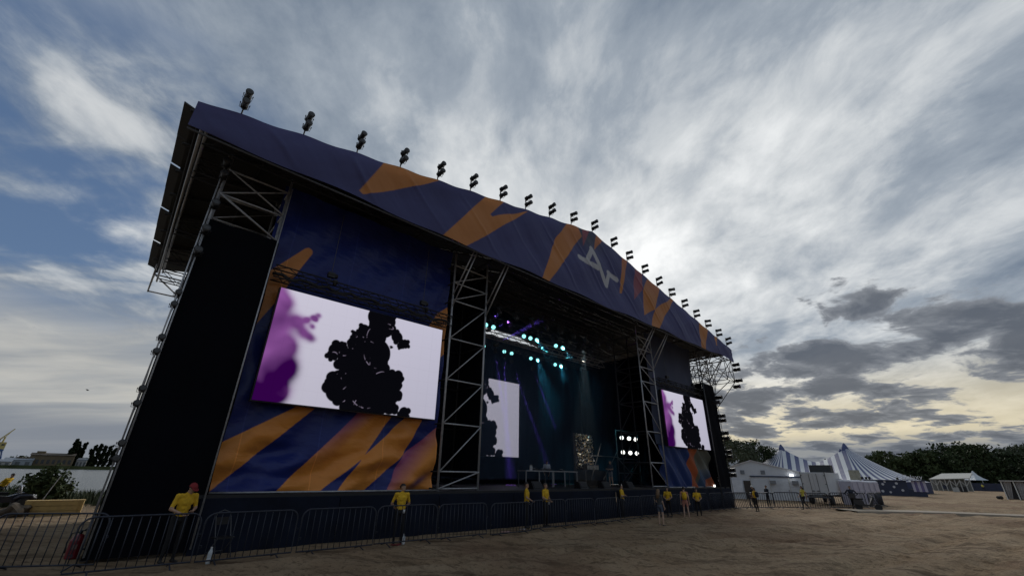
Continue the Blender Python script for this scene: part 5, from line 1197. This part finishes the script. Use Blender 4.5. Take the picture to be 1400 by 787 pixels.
# ================================================================== EAST SIDE: tents, truck, stalls
WHITE_PVC = mat('white_pvc', (0.60, 0.63, 0.68), 0.45, 0, 0.08, 1.5); OFFW = mat('off_white', (0.55, 0.55, 0.53), 0.6, 0, 0.12, 2); NAVY = mat('navy_board', (0.02, 0.028, 0.06), 0.6, 0, 0.25, 1.5); DKGLASS = mat('window_dark', (0.03, 0.035, 0.04), 0.3)
def facing(az): return -R(az)   # local -y looks back at the open sand, local x runs to the east
def frame_tent():
    T = thing('frame_tent', 'white gabled frame tent with blue trim beside the stage end', 'tent', (28.15, 49.3, 0), facing(29.7)); bl = mat('blue_trim', (0.03, 0.05, 0.10), 0.5)
    D = 13.0
    part('front_wall', MB().prism([(-4.6, 0, 0), (3.85, 0, 0), (3.85, 0, 2.5), (-1.32, 0, 3.86), (-4.6, 0, 2.85)], (0, 0.05, 0)), WHITE_PVC, T)
    part('side_wall', MB().prism([(3.80, 0.06, 0), (3.80, D, 0), (3.80, D, 2.46), (3.80, 0.06, 2.46)], (0.05, 0, 0)), WHITE_PVC, T)
    r = part('roof', MB().prism([(-1.32, -0.15, 3.88), (4.05, -0.15, 2.47), (4.05, D, 2.47), (-1.32, D, 3.88)], (0, 0, 0.05)), mat('tent_roof', (0.72, 0.74, 0.78), 0.35, 0, 0.05, 1), T)
    part('roof', MB().prism([(-4.75, -0.15, 2.83), (-1.33, -0.15, 3.88), (-1.33, D, 3.88), (-4.75, D, 2.83)], (0, 0, 0.05)), mat('tent_roof', (0.72, 0.74, 0.78), 0.35), T)
    part('trim', MB().box((1.05, -0.05, 2.28), (5.5, 0.08, 0.12)), bl, T)
    for x in (-4.6, -1.7, 0.1, 1.9, 3.82): part('post', MB().box((x, -0.04, 1.15), (0.07, 0.06, 2.3)), OFFW, T)
    for x, w in ((-2.35, .42), (-0.35, .42)): part('vent', MB().box((x, -0.03, 2.68), (w, 0.08, 0.40)), mat('vent_grey', (0.18, 0.20, 0.23), 0.6), T)
    part('doorway', MB().box((-2.05, -0.02, 0.93), (0.75, 0.08, 1.8)), mat('doorway_brown', (0.06, 0.05, 0.045), 0.8), T)
    part('notice_board', MB().box((-3.2, -0.12, 1.25), (1.3, 0.06, 1.25)), mat('board_white', (0.68, 0.71, 0.78), 0.5), T)
    for x in (0.4, 2.45): part('air_conditioner', MB().box((x - 0.0, -0.16, 1.72), (0.55, 0.26, 0.34)), mat('ac_grey', (0.22, 0.23, 0.25), 0.5), T)
    for x in (0.95, 2.7): d = part('door', MB().box((x + 0.45, -0.03, 0.98), (0.85, 0.06, 1.92)), mat('door_white', (0.62, 0.65, 0.70), 0.4), T); part('handle', MB().box((x + 0.78, -0.08, 0.95), (0.05, 0.05, 0.14)), STEELD, d)
    part('wall_lamp', MB().box((2.25, -0.22, 2.42), (0.34, 0.16, 0.16)), mat('lit_lamp', (0.8, 0.8, 0.8), 0.4, emit=(1, 1, 0.97), estr=3.0), T)
frame_tent()

def big_top():
    """two-pole striped tent; one gore per stripe"""
    az = 35.0; d = 118.0; T = thing('circus_tent', 'blue and white striped big top with two peaks', 'circus tent', (math.sin(R(az)) * d, math.cos(R(az)) * d, 0), facing(az))
    wb = mat('big_top_blue', (0.06, 0.08, 0.19), 0.6, 0, 0.1, .6); ww = mat('big_top_white', (0.58, 0.60, 0.61), 0.6, 0, 0.1, .6)
    px = [-6.9, 4.7]; HP = 8.5; RX = 11.6; EV = 1.9; ridge = 5.5
    # outline of the eave: stadium from pole to pole
    def eave(u):   # u in 0..1 around, first along the front from the east, then the west end, then the back
        segs = [math.pi * RX, px[1] - px[0], math.pi * RX, px[1] - px[0]]; L = sum(segs); q = (u % 1) * L
        if q < segs[0]: a = -math.pi / 2 + q / RX; return (px[1] + RX * math.cos(a), RX * math.sin(a)), (px[1], 0, HP)
        q -= segs[0]
        if q < segs[1]: f = q / segs[1]; x = px[1] - q; return (x, RX), (x, 0, HP - (HP - ridge) * (1 - abs(2 * f - 1) ** 1.6))
        q -= segs[1]
        if q < segs[2]: a = math.pi / 2 + q / RX; return (px[0] + RX * math.cos(a), RX * math.sin(a)), (px[0], 0, HP)
        q -= segs[2]; f = q / segs[3]; x = px[0] + q; return (x, -RX), (x, 0, HP - (HP - ridge) * (1 - abs(2 * f - 1) ** 1.6))
    NG = 132
    for i in range(NG):
        q = MB(); M = 10; sub = 3; rows = []
        for j in range(sub + 1):
            (ex, ey), (tx, ty, tz) = eave((i + j / sub) / NG); row = []
            for r in range(M + 1):
                f = r / M; x = tx + (ex - tx) * f; y = ty + (ey - ty) * f; z = EV + (tz - EV) * ((1 - f) ** 1.45); row.append(len(q.v)); q.v.append((x, y, z))
            rows.append(row)
        for j in range(sub):
            for r in range(M): q.f.append((rows[j][r], rows[j][r + 1], rows[j + 1][r + 1], rows[j + 1][r])); q.mi.append(0)
        part('canopy_stripe', q, wb if i % 2 else ww, T, True)
    wl = MB(); n = 60
    for i in range(n):
        (a, b), _ = eave(i / n); (c, e), _ = eave((i + 1) / n); wl.poly([(a * 0.995, b * 0.995, 0), (c * 0.995, e * 0.995, 0), (c * 0.995, e * 0.995, EV), (a * 0.995, b * 0.995, EV)])
    part('side_wall', wl, mat('big_top_wall', (0.025, 0.035, 0.09), 0.7), T)
    for x in px: part('peak_cap', MB().lathe([(0.75, -0.7), (0.55, 0.1), (0.2, 0.8), (0.05, 0.95)], (x, 0, HP - 0.2), (0, 0, 1), 10), wb, T); tube1('king_pole', (x, 0, 0), (x, 0, HP + 0.6), 0.12, STEELD, T)
    part('peak_cap', MB().lathe([(0.4, -0.4), (0.3, 0.2), (0.05, 0.5)], (px[1] - 0.9, 0.0, HP - 0.9), (0, 0, 1), 8), wb, T)
big_top()

def wheel(parent, x, y, z, r, w, ax=(1, 0, 0)):
    ty = MB().lathe([(r * 0.62, -w / 2), (r * 0.95, -w / 2), (r, -w * 0.3), (r, w * 0.3), (r * 0.95, w / 2), (r * 0.62, w / 2)], (x, y, z), ax, 16); o = part('wheel', ty, mat('tyre', (0.018, 0.018, 0.019), 0.8), parent, False)
    part('rim', MB().lathe([(r * 0.6, -w * 0.42), (r * 0.3, -w * 0.3), (r * 0.3, w * 0.3), (r * 0.6, w * 0.42)], (x, y, z), ax, 12), STEEL, o)
def truck():
    T = thing('box_truck', 'white box truck with closed rear doors and dark unit on top', 'truck', (28.0, 41.7, gz(28, 41.7)), facing(33.4) - R(14)); wt = mat('truck_white', (0.58, 0.60, 0.62), 0.35, 0, 0.08, 1.5); gs = mat('truck_frame', (0.10, 0.11, 0.12), 0.5)
    part('cargo_box', MB().box((0, 2.6, 1.74), (1.95, 5.2, 1.86)), wt, T)
    for sx in (-1, 1):
        d = part('rear_door', MB().box((0.475 * sx, -0.03, 1.72), (0.92, 0.05, 1.72)), mat('truck_door', (0.56, 0.58, 0.60), 0.35, 0, 0.1, 2), T)
        part('lock_bar', MB().tube([(0.30 * sx, -0.07, 0.9), (0.30 * sx, -0.07, 2.55)], 0.016, 6), STEELD, d); part('latch', MB().box((0.2 * sx, -0.08, 1.12), (0.22, 0.05, 0.07)), gs, d)
        for z in (1.0, 1.7, 2.4): part('hinge', MB().box((0.90 * sx, -0.06, z), (0.1, 0.04, 0.06)), STEELD, d)
        part('frame_post', MB().box((0.965 * sx, -0.03, 1.74), (0.05, 0.08, 1.90)), gs, T); part('tail_lamp', MB().box((0.78 * sx, -0.02, 0.66), (0.22, 0.06, 0.1)), mat('tail_red', (0.2, 0.015, 0.012), 0.4), T)
        wheel(T, 0.78 * sx, 1.1, 0.38, 0.38, 0.3); wheel(T, 0.78 * sx, 5.6, 0.38, 0.38, 0.24)
    part('bumper', MB().box((0, -0.05, 0.62), (1.9, 0.12, 0.14)), gs, T); part('chassis', MB().box((0, 3.0, 0.70), (0.8, 6.4, 0.2)), gs, T)
    c = part('cab', MB().prism([(-0.95, 5.3, 0.55), (-0.95, 6.9, 0.55), (-0.95, 6.9, 1.25), (-0.95, 6.5, 2.1), (-0.95, 5.3, 2.2)], (1.9, 0, 0)), wt, T); part('window', MB().box((0.96, 6.0, 1.7), (0.03, 0.7, 0.5)), DKGLASS, c)
    part('roof_unit', MB().prism([(-0.85, 3.0, 2.68), (0.9, 3.0, 2.68), (0.9, 3.0, 3.35), (-0.85, 3.0, 3.35)], (0, 1.0, 0)), mat('unit_dark', (0.03, 0.033, 0.036), 0.6, 0, 0.3, 6), T)
truck()
# pale cabinets in a row beside the truck
for i in range(5):
    x, y = 32.3 + 0.95 * i, 42.6 + 0.55 * i; lab = ['pale lilac portable cabinet next to the truck', 'pale lilac portable cabinet, second from the truck', 'pale lilac portable cabinet, middle one of five', 'pale lilac portable cabinet, second from the free end', 'pale lilac portable cabinet at the free end of the row'][i]
    T = thing('portable_cabinet', lab, 'cabinet', (x, y, gz(x, y)), R(30), 'portable cabinets beside the truck'); cw = mat('cabinet_lilac', (0.48, 0.46, 0.54), 0.5, 0, 0.1, 2)
    part('body', MB().box((0, 0.5, 1.02), (1.02, 1.0, 1.96)), cw, T); part('roof', MB().prism([(-0.53, -0.03, 2.0), (0.53, -0.03, 2.0), (0.40, 0.1, 2.12), (-0.40, 0.1, 2.12)], (0, 0.95, 0)), mat('cabinet_roof', (0.66, 0.66, 0.70), 0.5), T)
    d = part('door', MB().box((0, -0.03, 1.0), (0.82, 0.04, 1.8)), mat('cabinet_door', (0.42, 0.40, 0.48), 0.5), T); part('handle', MB().box((0.3, -0.07, 1.0), (0.08, 0.05, 0.14)), LAMPB, d); part('rail', MB().box((0, -0.06, 1.25), (0.8, 0.03, 0.05)), cw, d)
    part('skid', MB().box((0, 0.5, 0.02), (0.9, 1.1, 0.06)), LAMPB, T)
def scooter():
    T = thing('motor_scooter', 'dark motor scooter parked before the pale cabinets', 'scooter', (27.6, 35.6, gz(27.6, 35.6)), R(-25)); dk = mat('scooter_dark', (0.015, 0.016, 0.02), 0.35)
    for x in (-0.6, 0.62): wheel(T, x, 0, 0.24, 0.24, 0.12, (0, 1, 0))
    part('body', MB().prism([(-0.85, -0.14, 0.42), (-0.3, -0.14, 0.30), (0.25, -0.14, 0.30), (0.45, -0.14, 0.85), (0.35, -0.14, 0.88), (0.1, -0.14, 0.42), (-0.2, -0.14, 0.45), (-0.3, -0.14, 0.72), (-0.85, -0.14, 0.74)], (0, 0.28, 0)), dk, T)
    part('seat', MB().box((-0.52, 0, 0.78), (0.62, 0.26, 0.10)), TRO, T); part('fork', MB().tube([(0.62, 0, 0.24), (0.42, 0, 0.95)], 0.03, 6), STEELD, T); part('handlebar', MB().tube([(0.38, -0.34, 1.02), (0.42, 0, 0.97), (0.38, 0.34, 1.02)], 0.018, 6), LAMPB, T); part('top_box', MB().box((-0.85, 0, 0.98), (0.36, 0.4, 0.32)), dk, T); part('headlight', MB().lathe([(0.07, 0), (0.05, 0.03)], (0.46, 0, 0.86), (1, 0, 0), 10), LENS, T)
scooter()

def text_mesh(body, size, ext):
    c = bpy.data.curves.new('letters', 'FONT'); c.body = body; c.size = size; c.extrude = ext; c.align_x = 'LEFT'; o = bpy.data.objects.new('tmp', c); COL.objects.link(o)
    dg = bpy.context.evaluated_depsgraph_get(); dg.update(); me = bpy.data.meshes.new_from_object(o.evaluated_get(dg)); bpy.data.objects.remove(o); me.name = 'letters'; return me
def bar_stall():
    T = thing('bar_stall', 'long navy bar stall with pale round spots and white letters on its roof', 'stall', (57.3, 72.0, gz(57, 72)), facing(38.5) - R(2)); sp = mat('spot_pale', (0.45, 0.46, 0.5), 0.6)
    part('wall', MB().box((1.75, 0.8, 1.05), (5.1, 1.6, 2.1)), NAVY, T); part('counter', MB().box((4.95, 0.5, 0.5), (2.6, 0.6, 1.0)), NAVY, T); part('roof', MB().box((2.9, 0.8, 2.16), (7.4, 1.9, 0.12)), mat('bar_roof', (0.05, 0.06, 0.10), 0.6), T)
    for i, (x, z, r) in enumerate(((-0.1, 1.85, .13), (0.25, 1.82, .13), (0.75, 1.55, .17), (1.45, 1.6, .17), (1.75, 1.95, .14), (2.7, 1.25, .16), (3.1, 1.75, .17), (0.45, 0.85, .16), (1.2, 0.62, .18), (3.6, 0.8, .17), (2.1, 0.5, .15))): part('spot', MB().lathe([(r, 0), (r, 0.03)], (x, -0.005, z), (0, -1, 0), 14), sp, T)
    for i in range(5): part('striped_panel', MB().box((5.0 + 0.32 * i, 0.16, 1.4), (0.3, 0.05, 1.5)), mat('panel_violet', (0.14, 0.12, 0.26), 0.6) if i % 2 else mat('panel_lilac', (0.42, 0.40, 0.5), 0.6), T)
    me = text_mesh('Galaxy', 0.86, 0.05); me.materials.append(mat('letter_white', (0.66, 0.67, 0.72), 0.5)); o = obj('letters', me, T); o.location = (3.95, 0.05, 2.38); o.rotation_euler = (math.pi / 2, 0, 0); o['label'] = 'white letters reading Galaxy'
    part('letter_rail', MB().box((5.2, 0.06, 2.32), (2.6, 0.06, 0.06)), LAMPB, T)
    for x in (-0.3, 0.2, 0.6, 4.0): part('roof_lamp', MB().box((x - 0.6, 0.5, 2.42), (0.3, 0.3, 0.36)), LAMPB, T)
bar_stall()
def leaning_board():
    T = thing('display_board', 'upright beige board standing behind the navy bar stall', 'board', (58.6, 76.5, 0), facing(38)); part('panel', MB().box((0, 0, 2.3), (1.5, 0.08, 2.6)), mat('board_beige', (0.33, 0.33, 0.27), 0.7, 0, 0.4, 2), T)
    for x in (-0.7, 0.7): part('post', MB().box((x, 0.06, 1.0), (0.08, 0.08, 2.2)), STEELD, T)
leaning_board()
def pavilion():
    T = thing('pavilion', 'open white pavilion with zigzag posts on the sand', 'pavilion', (102.0, 107.3, gz(102, 107)), facing(43.5)); wp = mat('pav_white', (0.40, 0.40, 0.38), 0.7, 0, 0.15, 1)
    part('roof', MB().prism([(-1.8, -1.5, 2.45), (5.1, -1.5, 2.75), (6.1, 5.0, 3.9), (0.8, 5.0, 3.75)], (0, 0, 0.14)), mat('pav_roof', (0.33, 0.33, 0.31), 0.7, 0, 0.1, 1), T)
    for i in range(9): x = -1.6 + 0.82 * i; part('post', MB().box((x, -1.2, 1.3 + 0.02 * i), (0.16, 0.16, 2.5)), wp, T)
    for i in range(8): x = -1.6 + 0.82 * i; part('brace', MB().tube([(x, -1.25, 1.2 if i % 2 else 2.4), (x + 0.82, -1.25, 2.4 if i % 2 else 1.2)], 0.07, 5), wp, T)
    part('back_wall', MB().box((1.8, 2.0, 1.3), (6.6, 0.1, 2.4)), mat('pav_wall', (0.20, 0.21, 0.21), 0.8), T); part('counter', MB().box((3.4, -1.0, 0.55), (1.2, 0.5, 1.1)), LAMPB, T); part('counter', MB().box((0.6, -0.9, 1.0), (0.9, 0.3, 0.8)), NAVY, T); part('counter', MB().box((2.2, -1.05, 0.45), (1.0, 0.5, 0.9)), wp, T)
pavilion()
def pagoda():
    T = thing('pagoda_tent', 'small white pagoda tent with a pointed roof above the navy fence', 'tent', (131, 127, gz(131, 127)), facing(46)); q = MB(); n = 4; prof = [(2.5, 2.6), (1.6, 3.1), (0.8, 3.8), (0.25, 4.7), (0.05, 5.0)]; q.lathe(prof, (0, 0, 0), (0, 0, 1), 4); part('canopy', q, mat('pagoda_white', (0.62, 0.66, 0.70), 0.5), T)
    for a in range(4): part('post', MB().box((1.7 * math.cos(R(45 + 90 * a)), 1.7 * math.sin(R(45 + 90 * a)), 1.3), (0.12, 0.12, 2.6)), STEEL, T)
pagoda()
def low_tent():
    T = thing('marquee', 'long white-roofed marquee low behind the navy fence', 'tent', (146, 135, gz(146, 135)), facing(47.2)); part('roof', MB().prism([(-4.5, 0, 2.6), (4.5, 0, 2.6), (4.0, 2.5, 3.9), (-4.0, 2.5, 3.9)], (0, 0, 0.1)), mat('marquee_white', (0.55, 0.58, 0.60), 0.5), T); part('wall', MB().box((0, 1.5, 1.3), (8.6, 2.6, 2.6)), mat('marquee_wall', (0.15, 0.16, 0.18), 0.7), T)
    for x in (-4.2, 0, 4.2): part('post', MB().box((x, 0.05, 1.3), (0.1, 0.1, 2.6)), STEEL, T)
    part('chimney', MB().lathe([(0.25, 0), (0.25, 1.0), (0.35, 1.1)], (3.4, 2.0, 3.6), (0, 0, 1), 8), STEEL, T)
low_tent()
def navy_fence():
    T = thing('navy_fence', 'long dark navy board fence behind the open sand', 'fence', (122, 121, gz(122, 121)), facing(46) + R(1))
    for i in range(12): part('board_panel', MB().box((-6 + 2.05 * i, 0, 0.95), (2.0, 0.06, 1.85)), NAVY, T); part('post', MB().box((-7.03 + 2.05 * i, 0.08, 1.0), (0.08, 0.08, 2.0)), STEELD, T)
navy_fence()
def curtain_stall():
    T = thing('curtain_stall', 'pale flat-roofed stall hung with grey curtains', 'stall', (68.2, 63.2, gz(68, 63)), facing(47.2)); part('roof', MB().box((3.2, 1.6, 2.36), (6.2, 3.6, 0.12)), mat('stall_roof', (0.46, 0.44, 0.42), 0.7), T)
    for i in range(6): x = 0.25 + 1.15 * i; part('post', MB().box((x, 0.0, 1.15), (0.12, 0.12, 2.3)), OFFW, T)
    for i in range(5):
        x = 0.4 + 1.15 * i
        colour_grid('curtain', 16, 8, lambda u, v, x=x: (x + u * 0.8 * (0.45 + 0.55 * v), 0.15 + 0.07 * np.sin(u * 18), 0.12 + v * 2.15), None, mat('curtain_grey', (0.30, 0.29, 0.29), 0.9, 0, 0.2, 2), T)
    part('back_wall', MB().box((3.2, 3.2, 1.15), (6.0, 0.1, 2.3)), mat('stall_dark', (0.04, 0.04, 0.045), 0.8), T)
    tag(obj('kit_bag', MB().lathe([(0.05, -0.4), (0.2, -0.36), (0.22, 0.36), (0.05, 0.4)], (0, 0, 0.2), (1, 0, 0), 10).mesh('kit_bag', LAMPB), None, (67.2, 62.9, gz(67.2, 62.9)), 0.3), 'black kit bag on the sand beside the curtain stall', 'bag')
curtain_stall()

# ================================================================== WEST SIDE, by the river
def timber_crate():
    T = thing('timber_crate', 'long yellow timber crate of planks on the sand by the river', 'crate', (-21.9, 22.7, gz(-21.9, 22.7)), R(40)); w = mat('new_pine', (0.46, 0.31, 0.11), 0.7, 0, 0.2, 5)
    for z in (0.1, 0.31, 0.52): part('plank', MB().box((0, -0.32, z), (2.0, 0.03, 0.195)), w, T); part('plank', MB().box((0, 0.32, z), (2.0, 0.03, 0.195)), w, T); part('end_plank', MB().box((-0.99, 0, z), (0.03, 0.60, 0.19)), w, T); part('end_plank', MB().box((0.99, 0, z), (0.03, 0.60, 0.19)), w, T)
    for y in (-0.22, 0, 0.22): part('lid_plank', MB().box((0, y, 0.64), (2.04, 0.205, 0.03)), w, T)
    for x in (-0.8, 0.8): part('batten', MB().box((x, -0.352, 0.31), (0.09, 0.03, 0.62)), w, T)
    B = thing('sacking', 'heap of brown sacking against the timber crate', 'sack', (-22.6, 21.7, gz(-22.6, 21.7)), 0); q = bmesh.new(); bmesh.ops.create_icosphere(q, subdivisions=3, radius=0.5)
    for v in q.verts: v.co *= 1 + 0.25 * math.sin(v.co.x * 9 + v.co.y * 7) * math.cos(v.co.z * 8); v.co.z = max(v.co.z * 0.7 + 0.2, -0.05)
    me = bpy.data.meshes.new('cloth'); q.to_mesh(me); q.free(); me.materials.append(mat('sack_brown', (0.06, 0.045, 0.03), 0.9)); obj('cloth', me, B)
timber_crate()
def quad_bike():
    T = thing('quad_bike', 'dark quad bike with pale round lamps and roll hoop by the river', 'quad bike', (-25.6, 23.6, gz(-25.6, 23.6)), R(55)); dk = mat('quad_dark', (0.012, 0.015, 0.028), 0.4)
    for x in (-0.75, 0.75):
        for y in (-0.48, 0.48): wheel(T, x, y, 0.30, 0.30, 0.24, (0, 1, 0))
    part('body', MB().prism([(-1.05, -0.28, 0.42), (1.1, -0.28, 0.42), (1.15, -0.28, 0.66), (0.7, -0.28, 0.88), (0.2, -0.28, 0.70), (-0.3, -0.28, 0.72), (-0.9, -0.28, 0.80), (-1.1, -0.28, 0.66)], (0, 0.56, 0)), dk, T)
    for x in (-0.75, 0.75):
        for y in (-0.48, 0.48): part('fender', MB().tube([(x - 0.38, y, 0.55), (x - 0.2, y, 0.70), (x + 0.2, y, 0.70), (x + 0.38, y, 0.55)], 0.09, 6), dk, T, True)
    part('seat', MB().box((-0.25, 0, 0.82), (0.8, 0.34, 0.14)), TRO, T); part('handlebar', MB().tube([(0.45, -0.42, 1.0), (0.55, 0, 0.95), (0.45, 0.42, 1.0)], 0.022, 6), LAMPB, T); tube1('steering_post', (0.75, 0, 0.7), (0.52, 0, 0.97), 0.03, STEELD, T)
    for y in (-0.24, 0.24): part('headlight', MB().lathe([(0.10, 0), (0.09, 0.05), (0.05, 0.06)], (1.12, y, 0.66), (1, 0, 0), 12), mat('lamp_pale', (0.6, 0.6, 0.58), 0.3), T)
    part('roll_hoop', MB().tube([(0.55, -0.4, 0.8), (0.5, -0.32, 1.12), (0.5, 0, 1.2), (0.5, 0.32, 1.12), (0.55, 0.4, 0.8)], 0.03, 8), STEEL, T, True)
quad_bike()
tag(obj('measuring_pole', MB().tube([(0, 0, 0), (0.5, 0.1, 1.75)], 0.018, 6).mesh('measuring_pole', STEEL), None, (-24.7, 24.6, gz(-24.7, 24.6)), R(10)), 'thin pale pole stuck in the sand beside the quad bike', 'pole')
def extinguisher():
    T = thing('fire_extinguisher', 'red fire extinguisher at the foot of the black tower', 'fire extinguisher', (-11.05, 12.45, gz(-11.05, 12.45)), 0.6); rd = mat('extinguisher_red', (0.15, 0.010, 0.018), 0.35)
    part('cylinder', MB().lathe([(0.135, 0.0), (0.15, 0.02), (0.15, 0.40), (0.11, 0.50), (0.045, 0.54)], n=18), rd, T, False); part('valve', MB().lathe([(0.035, 0.54), (0.04, 0.6), (0.02, 0.63)], n=10), LAMPB, T); part('handle', MB().tube([(0, -0.02, 0.6), (0.16, 0, 0.68)], 0.015, 6), LAMPB, T); part('handle', MB().tube([(0, 0.02, 0.62), (0.14, 0.02, 0.60)], 0.012, 6), LAMPB, T)
    part('hose', MB().tube([(-0.03, 0, 0.58), (-0.16, 0, 0.56), (-0.2, 0.02, 0.35), (-0.17, 0.04, 0.12)], 0.016, 6), LAMPB, T, True); part('label_plate', MB().box((0.0, -0.15, 0.27), (0.09, 0.012, 0.1)), mat('label_pale', (0.16, 0.10, 0.09), 0.5), T)
extinguisher()
def water_bottle(x, y, h, label):
    T = thing('water_bottle', label, 'bottle', (x, y, gz(x, y)), 0); r = h * 0.15
    part('body', MB().lathe([(r * .9, 0), (r, 0.02), (r, h * 0.3), (r * 0.93, h * 0.36), (r, h * 0.42), (r, h * 0.66), (r * 0.45, h * 0.86), (r * 0.38, h * 0.93)], n=14), mat('bottle_plastic', (0.55, 0.60, 0.63), 0.15, 0, 0.05), T); part('cap', MB().lathe([(r * 0.45, h * 0.92), (r * 0.45, h)], n=12), mat('cap_white', (0.7, 0.7, 0.7), 0.4), T); part('paper_label', MB().lathe([(r * 1.02, h * 0.12), (r * 1.02, h * 0.30)], n=14), mat('label_white', (0.7, 0.7, 0.7), 0.5), T)
water_bottle(-7.42, 12.2, 0.36, 'clear plastic bottle standing on the sand behind the barrier')
water_bottle(-3.4, 15.75, 0.30, 'small plastic bottle at the feet of the person before the banner')
def folding_chair():
    x, y = -7.7, 13.0; T = thing('folding_chair', 'dark metal folding chair behind the barrier by the red-capped person', 'chair', (x, y, gz(x, y)), R(60)); m = STEELD
    for sx in (-0.2, 0.2): part('leg', MB().tube([(sx, -0.25, 0), (sx, 0.2, 0.95)], 0.014, 6), m, T, True); part('leg', MB().tube([(sx, 0.25, 0), (sx, -0.18, 0.48)], 0.014, 6), m, T, True)
    part('seat', MB().box((0, -0.02, 0.46), (0.42, 0.4, 0.03)), LAMPB, T); part('back_frame', MB().tube([(-0.2, 0.2, 0.92), (-0.17, 0.22, 1.04), (0, 0.23, 1.1), (0.17, 0.22, 1.04), (0.2, 0.2, 0.92)], 0.014, 6), m, T, True); part('backrest', MB().box((0, 0.185, 0.84), (0.38, 0.02, 0.18)), LAMPB, T); part('stretcher', MB().tube([(-0.2, 0.2, 0.12), (0.2, 0.2, 0.12)], 0.012, 6), m, T)
folding_chair()
def bird():
    T = thing('gull', 'small gull gliding over the river', 'bird', (-92, 92, 17.2), 0.4); q = MB().lathe([(0.02, -0.26), (0.09, -0.1), (0.10, 0.05), (0.05, 0.2), (0.01, 0.3)], (0, 0, 0), (1, 0, 0), 8); g = mat('gull_grey', (0.10, 0.10, 0.11), 0.8)
    part('body', q, g, T, True)
    for s in (-1, 1): part('wing', MB().prism([(0.12, 0.05 * s, 0.02), (0.05, 0.4 * s, 0.16), (-0.12, 0.85 * s, 0.10), (-0.1, 0.4 * s, 0.13), (-0.12, 0.05 * s, 0.02)], (0, 0, 0.025)), g, T)
bird()
# litter on the sand behind the barriers
for i, (s, t, w, d, lab, c) in enumerate(((10.1, -1.45, 0.5, 0.2, 'pinkish scrap of sheet on the sand between two barriers and the skirt', (0.45, 0.28, 0.27)), (11.3, -1.2, 0.3, 0.2, 'small pale scrap on the sand below the stage table', (0.45, 0.40, 0.40)), (5.0, -1.9, 0.35, 0.25, 'flat red cloth scrap at the feet of the person before the banner', (0.18, 0.03, 0.03)))):
    p = S(s, t, 0); q = MB(); nn = 6
    for a in range(nn):
        for b in range(4): q.v.append((-w / 2 + w * a / (nn - 1), -d / 2 + d * b / 3, 0.015 + 0.02 * math.sin(a * 2.1 + b * 1.7)))
    for a in range(nn - 1):
        for b in range(3): k = a * 4 + b; q.f.append((k, k + 4, k + 5, k + 1)); q.mi.append(0)
    tag(obj('cloth_scrap', q.mesh('cloth_scrap', mat('scrap%d' % i, c, 0.8)), None, (p.x, p.y, gz(p.x, p.y) + 0.005), ANG), lab, 'litter')
